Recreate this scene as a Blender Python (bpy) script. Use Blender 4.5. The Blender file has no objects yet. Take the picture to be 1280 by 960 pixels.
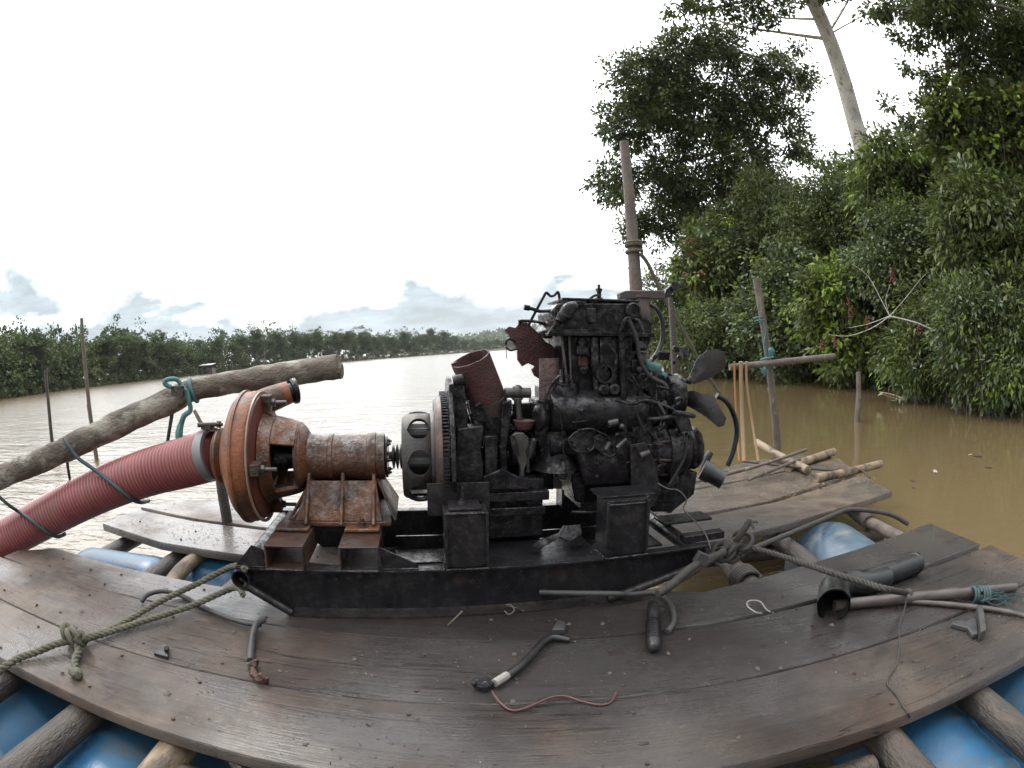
import bpy, math, random
import numpy as np
from mathutils import Vector, Matrix, noise
random.seed(7); rng = np.random.default_rng(7)
R_ = math.radians
scene = bpy.context.scene
COL = scene.collection

# ------------------------------------------------------------------ camera (wide action-camera lens), light, sky
CAM_H = 1.0; PITCH = R_(-3.7); LIST = R_(2.9)      # the raft lists a little under its load
FPX = 695.0
cam_d = bpy.data.cameras.new('camera'); cam = bpy.data.objects.new('camera', cam_d); COL.objects.link(cam)
cam_d.type = 'PANO'; cam_d.sensor_width = 36; cam_d.sensor_height = 27; cam_d.sensor_fit = 'HORIZONTAL'
for holder in (cam_d, getattr(cam_d, 'cycles', None)):
    if holder is None: continue
    for k, v in (('panorama_type', 'FISHEYE_EQUISOLID'), ('fisheye_lens', FPX / 1280 * 36), ('fisheye_fov', R_(180))):
        try: setattr(holder, k, v)
        except Exception: pass
cam_d.clip_start = .02; cam_d.clip_end = 6000
cam.location = (0, 0, CAM_H); cam.rotation_euler = (R_(90) + PITCH, 0, 0)
scene.camera = cam
T_ = Matrix.Translation((0, 0, CAM_H)) @ Matrix.Rotation(LIST, 4, 'Y') @ Matrix.Translation((0, 0, -CAM_H))
cam.matrix_world = T_ @ (Matrix.Translation((0, 0, CAM_H)) @ Matrix.Rotation(R_(90) + PITCH, 4, 'X'))

scene.view_settings.view_transform = 'Standard'; scene.view_settings.look = 'None'
scene.view_settings.exposure = 0.0; scene.view_settings.gamma = 1
try:
    scene.cycles.use_denoising = True
    scene.cycles.max_bounces = 6; scene.cycles.transparent_max_bounces = 6
    scene.cycles.volume_bounces = 0
except Exception: pass

SUN_EL, SUN_AZ = R_(52), R_(-35)          # azimuth from +Y towards +X
w = bpy.data.worlds.new('World'); scene.world = w; w.use_nodes = True
nt = w.node_tree; nt.nodes.clear()
def N(nt, t, **kw):
    n = nt.nodes.new(t)
    for k, v in kw.items():
        if k.startswith('in_'):
            key = k[3:]; key = int(key) if key.isdigit() else key
            n.inputs[key].default_value = v
        else: setattr(n, k, v)
    return n
out = N(nt, 'ShaderNodeOutputWorld'); bg = N(nt, 'ShaderNodeBackground'); bg.inputs[1].default_value = 1.0
sky = N(nt, 'ShaderNodeTexSky'); sky.sky_type = 'NISHITA'; sky.sun_disc = False
sky.sun_elevation = SUN_EL; sky.sun_rotation = SUN_AZ
skys = N(nt, 'ShaderNodeVectorMath', operation='SCALE'); skys.inputs['Scale'].default_value = 0.09
nt.links.new(sky.outputs[0], skys.inputs[0])
tc = N(nt, 'ShaderNodeTexCoord')
sep = N(nt, 'ShaderNodeSeparateXYZ'); nt.links.new(tc.outputs['Generated'], sep.inputs[0])
mp = N(nt, 'ShaderNodeMapping'); mp.inputs['Scale'].default_value = (1, 1, 3.4); mp.inputs['Location'].default_value = (7.3, 5.1, 2.2)
turn = N(nt, 'ShaderNodeMapping'); turn.inputs['Rotation'].default_value = (0, 0, R_(-24)); nt.links.new(tc.outputs['Generated'], turn.inputs[0])
nt.links.new(turn.outputs[0], mp.inputs[0])
nz = N(nt, 'ShaderNodeTexNoise'); nz.inputs['Scale'].default_value = 2.7; nz.inputs['Detail'].default_value = 9; nz.inputs['Roughness'].default_value = .52
nt.links.new(mp.outputs[0], nz.inputs[0])
r1 = N(nt, 'ShaderNodeMapRange'); r1.inputs[1].default_value = .36; r1.inputs[2].default_value = .50
nt.links.new(nz.outputs[0], r1.inputs[0])
# grey banks hang low over the horizon, the deck of cloud above is bright
r2 = N(nt, 'ShaderNodeMapRange'); r2.inputs[1].default_value = .31; r2.inputs[2].default_value = .42; r2.inputs[3].default_value = 1; r2.inputs[4].default_value = 0
nz3 = N(nt, 'ShaderNodeTexNoise'); nz3.inputs['Scale'].default_value = 5; nz3.inputs['Detail'].default_value = 7; nt.links.new(turn.outputs[0], nz3.inputs[0])
el = N(nt, 'ShaderNodeMath', operation='MULTIPLY_ADD'); nt.links.new(nz3.outputs[0], el.inputs[0]); el.inputs[1].default_value = .42; nt.links.new(sep.outputs[2], el.inputs[2])
nt.links.new(el.outputs[0], r2.inputs[0])
mul = N(nt, 'ShaderNodeMath', operation='MULTIPLY'); nt.links.new(r1.outputs[0], mul.inputs[0]); nt.links.new(r2.outputs[0], mul.inputs[1])
cl = N(nt, 'ShaderNodeMix', data_type='RGBA'); nz2 = N(nt, 'ShaderNodeTexNoise'); nz2.inputs['Scale'].default_value = 9; nz2.inputs['Detail'].default_value = 8; nz2.inputs['Roughness'].default_value = .6
nt.links.new(mp.outputs[0], nz2.inputs[0])
rg = N(nt, 'ShaderNodeMapRange'); rg.inputs[1].default_value = .35; rg.inputs[2].default_value = .62; rg.inputs[3].default_value = 1.25; rg.inputs[4].default_value = .85; nt.links.new(nz2.outputs[0], rg.inputs[0])
gb = N(nt, 'ShaderNodeVectorMath', operation='SCALE'); gb.inputs[0].default_value = (.60, .695, .745); nt.links.new(rg.outputs[0], gb.inputs['Scale']); nt.links.new(gb.outputs[0], cl.inputs['B'])
dt = N(nt, 'ShaderNodeVectorMath', operation='DOT_PRODUCT'); dt.inputs[1].default_value = (math.sin(SUN_AZ) * math.cos(SUN_EL), math.cos(SUN_AZ) * math.cos(SUN_EL), math.sin(SUN_EL))
nt.links.new(tc.outputs['Generated'], dt.inputs[0])
rb = N(nt, 'ShaderNodeMapRange'); rb.interpolation_type = 'SMOOTHSTEP'; rb.inputs[1].default_value = -.6; rb.inputs[2].default_value = 1.; rb.inputs[3].default_value = .55; rb.inputs[4].default_value = 4.0
nt.links.new(dt.outputs['Value'], rb.inputs[0])
gl = N(nt, 'ShaderNodeVectorMath', operation='SCALE'); gl.inputs[0].default_value = (.97, .985, 1.0); nt.links.new(rb.outputs[0], gl.inputs['Scale']); nt.links.new(gl.outputs[0], cl.inputs['A'])
nt.links.new(mul.outputs[0], cl.inputs['Factor'])
mx = N(nt, 'ShaderNodeMix', data_type='RGBA'); mx.inputs['Factor'].default_value = .93
nt.links.new(skys.outputs[0], mx.inputs['A']); nt.links.new(cl.outputs['Result'], mx.inputs['B'])
nt.links.new(mx.outputs['Result'], bg.inputs[0]); nt.links.new(bg.outputs[0], out.inputs[0])

sd = bpy.data.lights.new('sun', 'SUN'); sd.energy = 1.4; sd.angle = R_(12); sd.color = (1, .96, .9)
sun = bpy.data.objects.new('sun', sd); COL.objects.link(sun)
sdir = Vector((math.sin(SUN_AZ) * math.cos(SUN_EL), math.cos(SUN_AZ) * math.cos(SUN_EL), math.sin(SUN_EL)))
sun.rotation_euler = sdir.to_track_quat('Z', 'Y').to_euler(); sun.location = sdir * 50

# ------------------------------------------------------------------ sight lines: the place was measured from the photograph with the lens above
def ray(px, py):
    x = px - 640; y = 480 - py; r = math.hypot(x, y) + 1e-9; t = 2 * math.asin(r / 2 / FPX)
    v = (x / r * math.sin(t), math.cos(t), y / r * math.sin(t))
    c, s = math.cos(PITCH), math.sin(PITCH)
    return Vector((v[0], v[1] * c - v[2] * s, v[1] * s + v[2] * c))
C0 = Vector((0, 0, CAM_H))
def G(px, py, z=0):                       # point of the deck plane (deck frame)
    d = ray(px, py); return C0 + d * ((z - CAM_H) / d.z)
def D(px, py, r): return C0 + ray(px, py) * r          # at a distance (deck frame)
def DY(px, py, y): d = ray(px, py); return C0 + d * (y / d.y)
ANG = R_(9.8); U = Vector((math.cos(ANG), math.sin(ANG), 0)); V = Vector((-math.sin(ANG), math.cos(ANG), 0)); O = Vector((-.242, 1.888, 0))
def P(px, py, v=0.):                      # point of the skid's upright plane v (skid frame u, v, z)
    d = ray(px, py); t = (v - (C0 - O).dot(V)) / d.dot(V); p = C0 + d * t - O
    return Vector((p.dot(U), v, p.z))
def S2D(p): return O + U * p[0] + V * p[1] + Vector((0, 0, p[2]))
WATER = -.47
TR = T_.to_3x3()
def wray(px, py): return TR @ ray(px, py)
def WG(px, py, z=WATER): d = wray(px, py); return C0 + d * ((z - CAM_H) / d.z)
def W(px, py, r): return C0 + wray(px, py) * r

# ------------------------------------------------------------------ objects
RAFT = []                                  # top-level things carried by the listing raft
BASE = {}
def tag(o, label=None, cat=None, group=None, kind=None):
    for k, v in (('label', label), ('category', cat), ('group', group), ('kind', kind)):
        if v: o[k] = v
    return o
def thing(name, label, cat, base=(0, 0, 0), group=None, frame='D'):
    o = bpy.data.objects.new(name, None); COL.objects.link(o); o.empty_display_size = .1
    b = Vector(base)
    if frame == 'S': o.location = S2D(b); o.rotation_euler = (0, 0, ANG)
    else: o.location = b
    BASE[o.name] = b
    tag(o, label, cat, group)
    if frame != 'W': RAFT.append(o)
    return o
class MB:
    def __init__(s): s.v = []; s.f = []; s.m = []; s.cur = 0
    def add(s, vs, fs):
        n = len(s.v); s.v += [tuple(p) for p in vs]; s.f += [tuple(i + n for i in f) for f in fs]; s.m += [s.cur] * len(fs); return s
    def box(s, c, d, rot=None):
        c = Vector(c); h = Vector(d) / 2; vs = []
        for x in (-1, 1):
            for y in (-1, 1):
                for z in (-1, 1):
                    p = Vector((x * h.x, y * h.y, z * h.z))
                    if rot is not None: p = rot @ p
                    vs.append(c + p)
        return s.add(vs, [(0, 1, 3, 2), (4, 6, 7, 5), (0, 4, 5, 1), (2, 3, 7, 6), (0, 2, 6, 4), (1, 5, 7, 3)])
    def box2(s, a, b): a = Vector(a); b = Vector(b); return s.box((a + b) / 2, [abs(q) for q in (b - a)])
    def loft(s, rings, cap0=True, cap1=True, close=True):
        n = len(rings[0]); vs = [p for r in rings for p in r]; fs = []
        for i in range(len(rings) - 1):
            for j in range(n if close else n - 1):
                k = (j + 1) % n; fs.append((i * n + j, i * n + k, (i + 1) * n + k, (i + 1) * n + j))
        if cap0: fs.append(tuple(range(n - 1, -1, -1)))
        if cap1: fs.append(tuple((len(rings) - 1) * n + j for j in range(n)))
        return s.add(vs, fs)
    def lathe(s, o, ax, prof, n=24, caps=True, a0=0, a1=None, ref=None):
        o = Vector(o); ax = Vector(ax).normalized(); e1 = Vector(ref) if ref is not None else ax.orthogonal().normalized(); e2 = ax.cross(e1)
        full = a1 is None; a1 = 2 * math.pi if full else a1; m = n if full else n + 1
        rings = [[o + ax * t + (e1 * math.cos(a0 + (a1 - a0) * j / n) + e2 * math.sin(a0 + (a1 - a0) * j / n)) * r for j in range(m)] for t, r in prof]
        return s.loft(rings, caps and full, caps and full, full)
    def cyl(s, a, b, r, r2=None, n=16):
        a = Vector(a); b = Vector(b); return s.lathe(a, b - a, [(0, r), ((b - a).length, r if r2 is None else r2)], n)
    def ring(s, o, ax, t0, t1, r0, r1, n=32):      # hollow collar
        return s.lathe(o, ax, [(t0, r0), (t0, r1), (t1, r1), (t1, r0), (t0, r0)], n, False)
    def tube(s, pts, r, n=10, sub=4, jit=0., seed=0, caps=True):
        pts = [Vector(p) for p in pts]; rs = list(r) if hasattr(r, '__len__') else [r] * len(pts)
        if sub > 1 and len(pts) > 2:
            q = []; rr = []
            for i in range(len(pts) - 1):
                p0 = pts[max(i - 1, 0)]; p1 = pts[i]; p2 = pts[i + 1]; p3 = pts[min(i + 2, len(pts) - 1)]
                for k in range(sub):
                    t = k / sub
                    q.append(.5 * ((2 * p1) + (p2 - p0) * t + (2 * p0 - 5 * p1 + 4 * p2 - p3) * t * t + (3 * p1 - p0 - 3 * p2 + p3) * t ** 3))
                    rr.append(rs[i] * (1 - t) + rs[i + 1] * t)
            q.append(pts[-1]); rr.append(rs[-1]); pts, rs = q, rr
        rings = []; e1 = None
        for i, p in enumerate(pts):
            d = (pts[min(i + 1, len(pts) - 1)] - pts[max(i - 1, 0)])
            d = d.normalized() if d.length > 1e-9 else Vector((0, 0, 1))
            e1 = d.orthogonal().normalized() if e1 is None else (e1 - d * e1.dot(d)).normalized()
            e2 = d.cross(e1); ring = []
            for j in range(n):
                a = 2 * math.pi * j / n; k = rs[i]
                if jit: k *= 1 + jit * noise.noise(Vector((math.cos(a) * 1.3 + seed, math.sin(a) * 1.3, i * .35 + seed)))
                ring.append(p + (e1 * math.cos(a) + e2 * math.sin(a)) * k)
            rings.append(ring)
        return s.loft(rings, caps, caps)
    def prism(s, poly, vec):
        vec = Vector(vec); poly = [Vector(p) for p in poly]
        nrm = Vector((0, 0, 0))
        for i in range(len(poly)): nrm += poly[i].cross(poly[(i + 1) % len(poly)])
        if nrm.dot(vec) > 0: poly = poly[::-1]
        n = len(poly)
        return s.add(poly + [p + vec for p in poly], [tuple(range(n)), tuple(range(2 * n - 1, n - 1, -1))] + [(i, i + n, (i + 1) % n + n, (i + 1) % n) for i in range(n)])
    def ball(s, c, r, n=12, m=8, sc=(1, 1, 1), jit=0., seed=0):
        c = Vector(c); rings = []
        for i in range(m + 1):
            th = math.pi * i / m; ring = []
            for j in range(n):
                a = 2 * math.pi * j / n; d = Vector((math.sin(th) * math.cos(a), math.sin(th) * math.sin(a), math.cos(th)))
                k = r * (1 + jit * noise.noise(d * 1.6 + Vector((seed, seed, 0)))); ring.append(c + Vector((d.x * sc[0], d.y * sc[1], d.z * sc[2])) * k)
            rings.append(ring)
        return s.loft(rings, False, False)
    def bolt(s, p, ax, r=.012, h=.012):
        return s.lathe(p, ax, [(0, r), (h, r)], 6).lathe(Vector(p) + Vector(ax).normalized() * h, ax, [(0, r * .5), (h * .8, r * .5)], 6)
    def build(s, name, mat, parent=None, bevel=0., angle=35, label=None, kind=None, cat=None, group=None, frame='D', base=None):
        me = bpy.data.meshes.new(name); b = BASE[parent.name] if parent is not None else (Vector(base) if base is not None else None)
        if b is None:
            a = np.array(s.v); b = Vector((float((a[:, 0].min() + a[:, 0].max()) / 2), float((a[:, 1].min() + a[:, 1].max()) / 2), float(a[:, 2].min())))
        me.from_pydata([(p[0] - b[0], p[1] - b[1], p[2] - b[2]) for p in s.v], [], s.f)
        for mm in (mat if isinstance(mat, (list, tuple)) else [mat]): me.materials.append(mm)
        me.polygons.foreach_set('material_index', s.m)
        me.polygons.foreach_set('use_smooth', [True] * len(s.f)); me.update()
        me.set_sharp_from_angle(angle=R_(angle))
        o = bpy.data.objects.new(name, me); COL.objects.link(o)
        if parent is not None: o.parent = parent; BASE[o.name] = b
        else:
            if frame == 'S': o.location = S2D(b); o.rotation_euler = (0, 0, ANG)
            else: o.location = b
            BASE[o.name] = b
            if frame != 'W': RAFT.append(o)
        if bevel:
            md = o.modifiers.new('bevel', 'BEVEL'); md.width = bevel; md.segments = 2; md.limit_method = 'ANGLE'; md.angle_limit = R_(40)
        tag(o, label, cat, group, kind)
        return o

# ------------------------------------------------------------------ materials
def newmat(name):
    m = bpy.data.materials.new(name); m.use_nodes = True; nt = m.node_tree; b = nt.nodes['Principled BSDF']; return m, nt, b
def ramp(nt, src, stops):
    r = N(nt, 'ShaderNodeValToRGB'); e = r.color_ramp.elements
    while len(e) > 1: e.remove(e[-1])
    e[0].position = stops[0][0]; c = stops[0][1]; e[0].color = (*c, 1) if len(c) == 3 else c
    for p, c in stops[1:]:
        q = e.new(p); q.color = (*c, 1)
    nt.links.new(src, r.inputs[0]); return r.outputs[0]
def coords(nt, scale=(1, 1, 1), rand=True):
    t = N(nt, 'ShaderNodeTexCoord'); m = N(nt, 'ShaderNodeMapping'); m.inputs['Scale'].default_value = scale
    nt.links.new(t.outputs['Object'], m.inputs[0])
    if rand:
        i = N(nt, 'ShaderNodeObjectInfo'); q = N(nt, 'ShaderNodeVectorMath', operation='SCALE'); q.inputs[0].default_value = (37, 19, 11)
        nt.links.new(i.outputs['Random'], q.inputs['Scale']); nt.links.new(q.outputs[0], m.inputs['Location'])
    return m.outputs[0]
def noisen(nt, vec, scale, detail=6, rough=.6, dist=0.):
    n = N(nt, 'ShaderNodeTexNoise'); n.inputs['Scale'].default_value = scale; n.inputs['Detail'].default_value = detail
    n.inputs['Roughness'].default_value = rough; n.inputs['Distortion'].default_value = dist
    nt.links.new(vec, n.inputs[0]); return n.outputs[0]
def mixc(nt, fac, a, b):
    m = N(nt, 'ShaderNodeMix', data_type='RGBA')
    for k, x in (('Factor', fac), ('A', a), ('B', b)):
        if isinstance(x, bpy.types.NodeSocket): nt.links.new(x, m.inputs[k])
        elif isinstance(x, (int, float)): m.inputs[k].default_value = x
        else: m.inputs[k].default_value = (*x, 1)
    return m.outputs['Result']
def rng_(nt, src, a, b, c=0., d=1.):
    r = N(nt, 'ShaderNodeMapRange'); nt.links.new(src, r.inputs[0])
    for i, x in enumerate((a, b, c, d)): r.inputs[i + 1].default_value = x
    return r.outputs[0]
def bump(nt, b, h, strength=.5, dist=.01):
    n = N(nt, 'ShaderNodeBump'); n.inputs['Strength'].default_value = strength; n.inputs['Distance'].default_value = dist
    nt.links.new(h, n.inputs['Height']); nt.links.new(n.outputs[0], b.inputs['Normal'])
def surf(name, c1, c2, scale=8, r1=.4, r2=.6, bmp=.4, bd=.004, metal=0., c3=None, s3=3, t3=(.55, .65), stretch=(1, 1, 1), coat=0., fine=60, spec=None):
    m, nt, b = newmat(name); v = coords(nt, stretch)
    n1 = noisen(nt, v, scale); n2 = noisen(nt, v, fine, 4, .7)
    col = ramp(nt, n1, [(.32, c1), (.68, c2)])
    if c3 is not None:
        n3 = noisen(nt, v, s3, 8, .65); col = mixc(nt, rng_(nt, n3, *t3), col, c3)
    k = N(nt, 'ShaderNodeMath', operation='ADD'); nt.links.new(n1, k.inputs[0]); nt.links.new(n2, k.inputs[1])
    nt.links.new(col, b.inputs['Base Color']); nt.links.new(rng_(nt, n1, .3, .7, r1, r2), b.inputs['Roughness'])
    b.inputs['Metallic'].default_value = metal; b.inputs['Coat Weight'].default_value = coat; b.inputs['Coat Roughness'].default_value = .2
    if spec: nt.links.new(rng_(nt, noisen(nt, v, 26, 6, .7), .44, .64, *spec), b.inputs['Specular IOR Level'])
    bump(nt, b, k.outputs[0], bmp, bd); return m
M = {}
M['oil'] = surf('oily_black_iron', (.006, .0055, .0065), (.014, .012, .014), 9, .10, .30, .8, .004, 0, (.022, .016, .017), 5, (.60, .74), spec=(.05, .55))
M['oil2'] = surf('greasy_cast_iron', (.010, .009, .010), (.024, .022, .024), 7, .12, .32, .8, .004, .0, (.007, .006, .007), 4, (.5, .62), spec=(.08, .65))
M['steel'] = surf('dark_channel_steel', (.010, .0095, .011), (.020, .018, .019), 5, .18, .36, .5, .003, .0, (.045, .030, .023), 7, (.62, .78), spec=(.08, .6))
M['shine'] = surf('worn_bare_steel', (.04, .038, .037), (.10, .095, .09), 20, .3, .5, .3, .002, .6)
M['rustplate'] = surf('rusty_brown_plate', (.032, .018, .014), (.070, .030, .019), 10, .35, .7, .8, .006, .2, (.03, .025, .024), 5, (.5, .7))
M['redrust'] = surf('broken_iron_red', (.050, .018, .017), (.092, .032, .028), 14, .42, .75, 1., .01, .1, (.035, .018, .018), 9, (.48, .66), fine=110)
M['orange'] = surf('orange_pump_paint', (.225, .070, .022), (.15, .052, .022), 6, .35, .6, .8, .006, 0, (.055, .030, .018), 7, (.45, .60))
M['orange_dark'] = surf('red_orange_worn_paint', (.12, .026, .014), (.07, .02, .014), 6, .35, .55, .5, .004, 0, (.05, .025, .018), 5, (.50, .64))
M['cast'] = surf('brown_wet_casting', (.115, .046, .020), (.066, .029, .015), 6, .22, .5, 1., .007, 0, (.028, .017, .013), 6, (.48, .62), spec=(.2, .9))
M['cast2'] = surf('grey_brown_bearing_casting', (.100, .045, .024), (.058, .030, .020), 7, .18, .45, 1., .006, 0, (.030, .019, .015), 6, (.48, .62), spec=(.2, .9))
M['bark'] = surf('weathered_log_bark', (.075, .055, .042), (.20, .165, .13), 11, .6, .85, 1., .03, 0, (.36, .34, .28), 6, (.50, .62), (.7, 1.4, 1.4))
M['pole'] = surf('brown_bark_pole', (.062, .046, .037), (.145, .115, .093), 12, .45, .8, 1., .012, 0, (.24, .21, .17), 18, (.58, .68), (1, 1, .5))
M['pole_wet'] = surf('dark_wet_pole', (.020, .016, .013), (.060, .045, .034), 10, .3, .55, .9, .012, 0, (.10, .075, .052), 6, (.56, .7), (1.5, .4, 1.5))
M['pale_pole'] = surf('peeled_pale_pole', (.16, .115, .070), (.26, .20, .13), 10, .5, .8, .7, .006, 0, (.06, .042, .028), 6, (.48, .60), (1.5, .5, 1.5))
M['trunk_pale'] = surf('pale_lichen_trunk', (.36, .34, .30), (.58, .55, .50), 2.0, .7, .9, .8, .05, 0, (.17, .15, .13), 4.5, (.55, .66), (1, 1, .5), fine=14)
M['trunk'] = surf('forest_trunk', (.10, .085, .065), (.20, .17, .13), 3, .7, .9, .8, .05)
M['blue'] = surf('blue_drum_plastic', (.022, .085, .165), (.036, .118, .21), 3, .22, .45, .4, .003, 0, (.075, .085, .085), 5, (.50, .68))
M['blue_old'] = surf('faded_blue_drum_plastic', (.038, .070, .105), (.065, .098, .130), 3, .25, .5, .3, .003, 0, (.14, .155, .15), 7, (.50, .70))
M['yellow'] = surf('yellow_plastic_cap', (.6, .42, .04), (.5, .34, .03), 5, .4, .6)
M['rubber'] = surf('black_rubber', (.007, .007, .0075), (.016, .0155, .016), 9, .22, .5, .5, .003)
M['rubber_grey'] = surf('grey_muddy_rubber', (.022, .022, .023), (.048, .046, .045), 9, .4, .7, .5, .003)
M['rope'] = surf('dirty_beige_rope', (.058, .054, .036), (.110, .102, .070), 30, .7, .9, .8, .004)
M['rope_dark'] = surf('oil_soaked_rope', (.018, .016, .014), (.050, .045, .037), 30, .6, .9, .8, .004)
M['teal'] = surf('teal_nylon_rope', (.028, .105, .108), (.07, .18, .175), 25, .5, .8, .6, .003)
M['teal_dark'] = surf('dark_teal_rope', (.018, .038, .042), (.035, .066, .070), 25, .5, .8, .6, .003)
M['copper'] = surf('reddish_insulated_wire', (.050, .018, .016), (.085, .030, .025), 20, .3, .5)
M['white'] = surf('white_plastic', (.17, .16, .145), (.28, .265, .24), 10, .4, .6)
M['strap'] = surf('tan_strap', (.20, .13, .062), (.30, .20, .11), 8, .6, .8, .5, .003, stretch=(6, 6, .5))
M['strap_o'] = surf('orange_strap', (.24, .10, .035), (.30, .14, .05), 8, .6, .8, .5, .003)
M['debris'] = surf('oily_crumbs', (.02, .018, .016), (.07, .055, .045), 40, .5, .8)
M['chips'] = surf('pale_wood_chips', (.20, .165, .12), (.34, .29, .22), 40, .6, .9)
M['foam'] = surf('grey_foam_block', (.22, .19, .16), (.33, .29, .25), 30, .7, .9)
M['redflower'] = surf('red_seed_clusters', (.075, .014, .014), (.12, .024, .022), 20, .6, .8)
M['mud'] = surf('muddy_bank', (.05, .035, .022), (.09, .065, .04), 3, .6, .9, .8, .05)
M['roof'] = surf('pale_tin_roof', (.4, .4, .39), (.5, .5, .48), 3, .5, .7)
M['handle'] = surf('smooth_dark_wood_handle', (.035, .028, .026), (.085, .068, .060), 10, .25, .5, .3, .003, stretch=(.5, 2, 2))

def hose_mat():
    m, nt, b = newmat('red_ribbed_hose_plastic'); v = coords(nt)
    n1 = noisen(nt, v, 5); col = ramp(nt, n1, [(.3, (.205, .050, .052)), (.7, (.29, .090, .086))])
    n3 = noisen(nt, v, 9, 8, .7); col = mixc(nt, rng_(nt, n3, .50, .72, 0, .7), col, (.17, .085, .07))
    nt.links.new(col, b.inputs['Base Color']); b.inputs['Roughness'].default_value = .34
    b.inputs['Coat Weight'].default_value = .3; b.inputs['Coat Roughness'].default_value = .25
    b.inputs['Subsurface Weight'].default_value = .0
    bump(nt, b, noisen(nt, v, 80, 4), .25, .002); return m
M['hose'] = hose_mat()

def plank_mat():
    m, nt, b = newmat('wet_sawn_plank')
    v = coords(nt, (1, 1, 1)); vs = coords(nt, (.9, 16, 16)); vf = coords(nt, (3.2, 60, 60))
    def mul_(x, y):
        q = N(nt, 'ShaderNodeMath', operation='MULTIPLY')
        for i, z in enumerate((x, y)):
            if isinstance(z, bpy.types.NodeSocket): nt.links.new(z, q.inputs[i])
            else: q.inputs[i].default_value = z
        return q.outputs[0]
    def add_(x, y):
        q = N(nt, 'ShaderNodeMath', operation='ADD'); nt.links.new(x, q.inputs[0]); nt.links.new(y, q.inputs[1]); return q.outputs[0]
    g1 = noisen(nt, vs, 3.0, 8, .62, .6); g2 = noisen(nt, vf, 2.2, 5, .65); blot = noisen(nt, v, 1.6, 7, .6)
    col = ramp(nt, g1, [(.30, (.022, .0135, .010)), (.50, (.046, .029, .021)), (.70, (.080, .054, .040))])
    col = mixc(nt, rng_(nt, g2, .40, .58, .42, 0), col, (.016, .011, .009))
    # oil and mud soaked round the machine, drier mud film towards the far ends
    ad = N(nt, 'ShaderNodeNewGeometry'); sc = N(nt, 'ShaderNodeVectorMath', operation='MULTIPLY'); sc.inputs[1].default_value = (.62, 1., 1.)
    dist = N(nt, 'ShaderNodeVectorMath', operation='DISTANCE'); dist.inputs[1].default_value = (.40, 2.05, 0)
    nt.links.new(ad.outputs['Position'], sc.inputs[0]); nt.links.new(sc.outputs[0], dist.inputs[0])
    dn = add_(dist.outputs['Value'], rng_(nt, blot, .3, .7, .42, -.42))
    oil = rng_(nt, dn, .55, 1.35, .97, 0.)
    col = mixc(nt, rng_(nt, noisen(nt, v, 3.1, 6, .6), .50, .66, 0, .5), col, (.085, .040, .024))
    dm = mul_(rng_(nt, dn, .85, 1.6, 0., .7), rng_(nt, noisen(nt, v, 4.2, 8, .7), .40, .60, .12, 1.))
    col = mixc(nt, dm, col, (.175, .132, .092))
    col = mixc(nt, oil, col, (.013, .0085, .0075))
    # long drying splits along the grain
    cr = noisen(nt, coords(nt, (.55, 9, 9)), 1.7, 3, .5, .2)
    ab = N(nt, 'ShaderNodeMath', operation='SUBTRACT'); nt.links.new(cr, ab.inputs[0]); ab.inputs[1].default_value = .5
    ab2 = N(nt, 'ShaderNodeMath', operation='ABSOLUTE'); nt.links.new(ab.outputs[0], ab2.inputs[0])
    crack = mul_(rng_(nt, ab2.outputs[0], .001, .006, 1, 0), rng_(nt, noisen(nt, v, 2.7, 2, .5), .46, .54))
    # dried splashes only in patches, fine flecks everywhere
    spm = mul_(rng_(nt, noisen(nt, coords(nt, (1, 2.0, 2)), 30, 7, .8), .57, .63), rng_(nt, noisen(nt, v, 2.3, 4, .6), .53, .64))
    col = mixc(nt, mul_(spm, rng_(nt, oil, 0, .6, .8, 0.)), col, (.30, .26, .20))
    fleck = noisen(nt, coords(nt, (1, 3.0, 3)), 120, 3, .75)
    col = mixc(nt, rng_(nt, fleck, .68, .73, 0, .6), col, (.20, .17, .145))
    col = mixc(nt, crack, col, (.006, .005, .004))
    wet = noisen(nt, v, 1.5, 6, .6)
    wm = rng_(nt, wet, .40, .60)                       # 0 = standing wet, 1 = drier
    col = mixc(nt, rng_(nt, wm, 0, 1, .35, 0), col, (.012, .009, .008))
    nt.links.new(col, b.inputs['Base Color'])
    nt.links.new(add_(rng_(nt, wm, 0, 1, .13, .40), rng_(nt, g2, .3, .7, -.03, .14)), b.inputs['Roughness'])
    nt.links.new(rng_(nt, wm, 0, 1, .85, .4), b.inputs['Specular IOR Level'])
    h = add_(add_(g2, rng_(nt, g1, 0, 1, 0, .8)), add_(rng_(nt, fleck, .3, .8, 0, .8), rng_(nt, crack, 0, 1, 0, -1.5)))
    bump(nt, b, h, 1., .0042)
    film = rng_(nt, add_(wet, rng_(nt, g2, .3, .7, -.05, .05)), .42, .62, .78, .10)
    nt.links.new(film, b.inputs['Coat Weight']); nt.links.new(rng_(nt, g2, .3, .7, .10, .26), b.inputs['Coat Roughness']); b.inputs['Coat IOR'].default_value = 1.42
    nb = N(nt, 'ShaderNodeBump'); nb.inputs['Strength'].default_value = .35; nb.inputs['Distance'].default_value = .002; nt.links.new(g2, nb.inputs['Height']); nt.links.new(nb.outputs[0], b.inputs['Coat Normal'])
    return m
M['plank'] = plank_mat()

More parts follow.
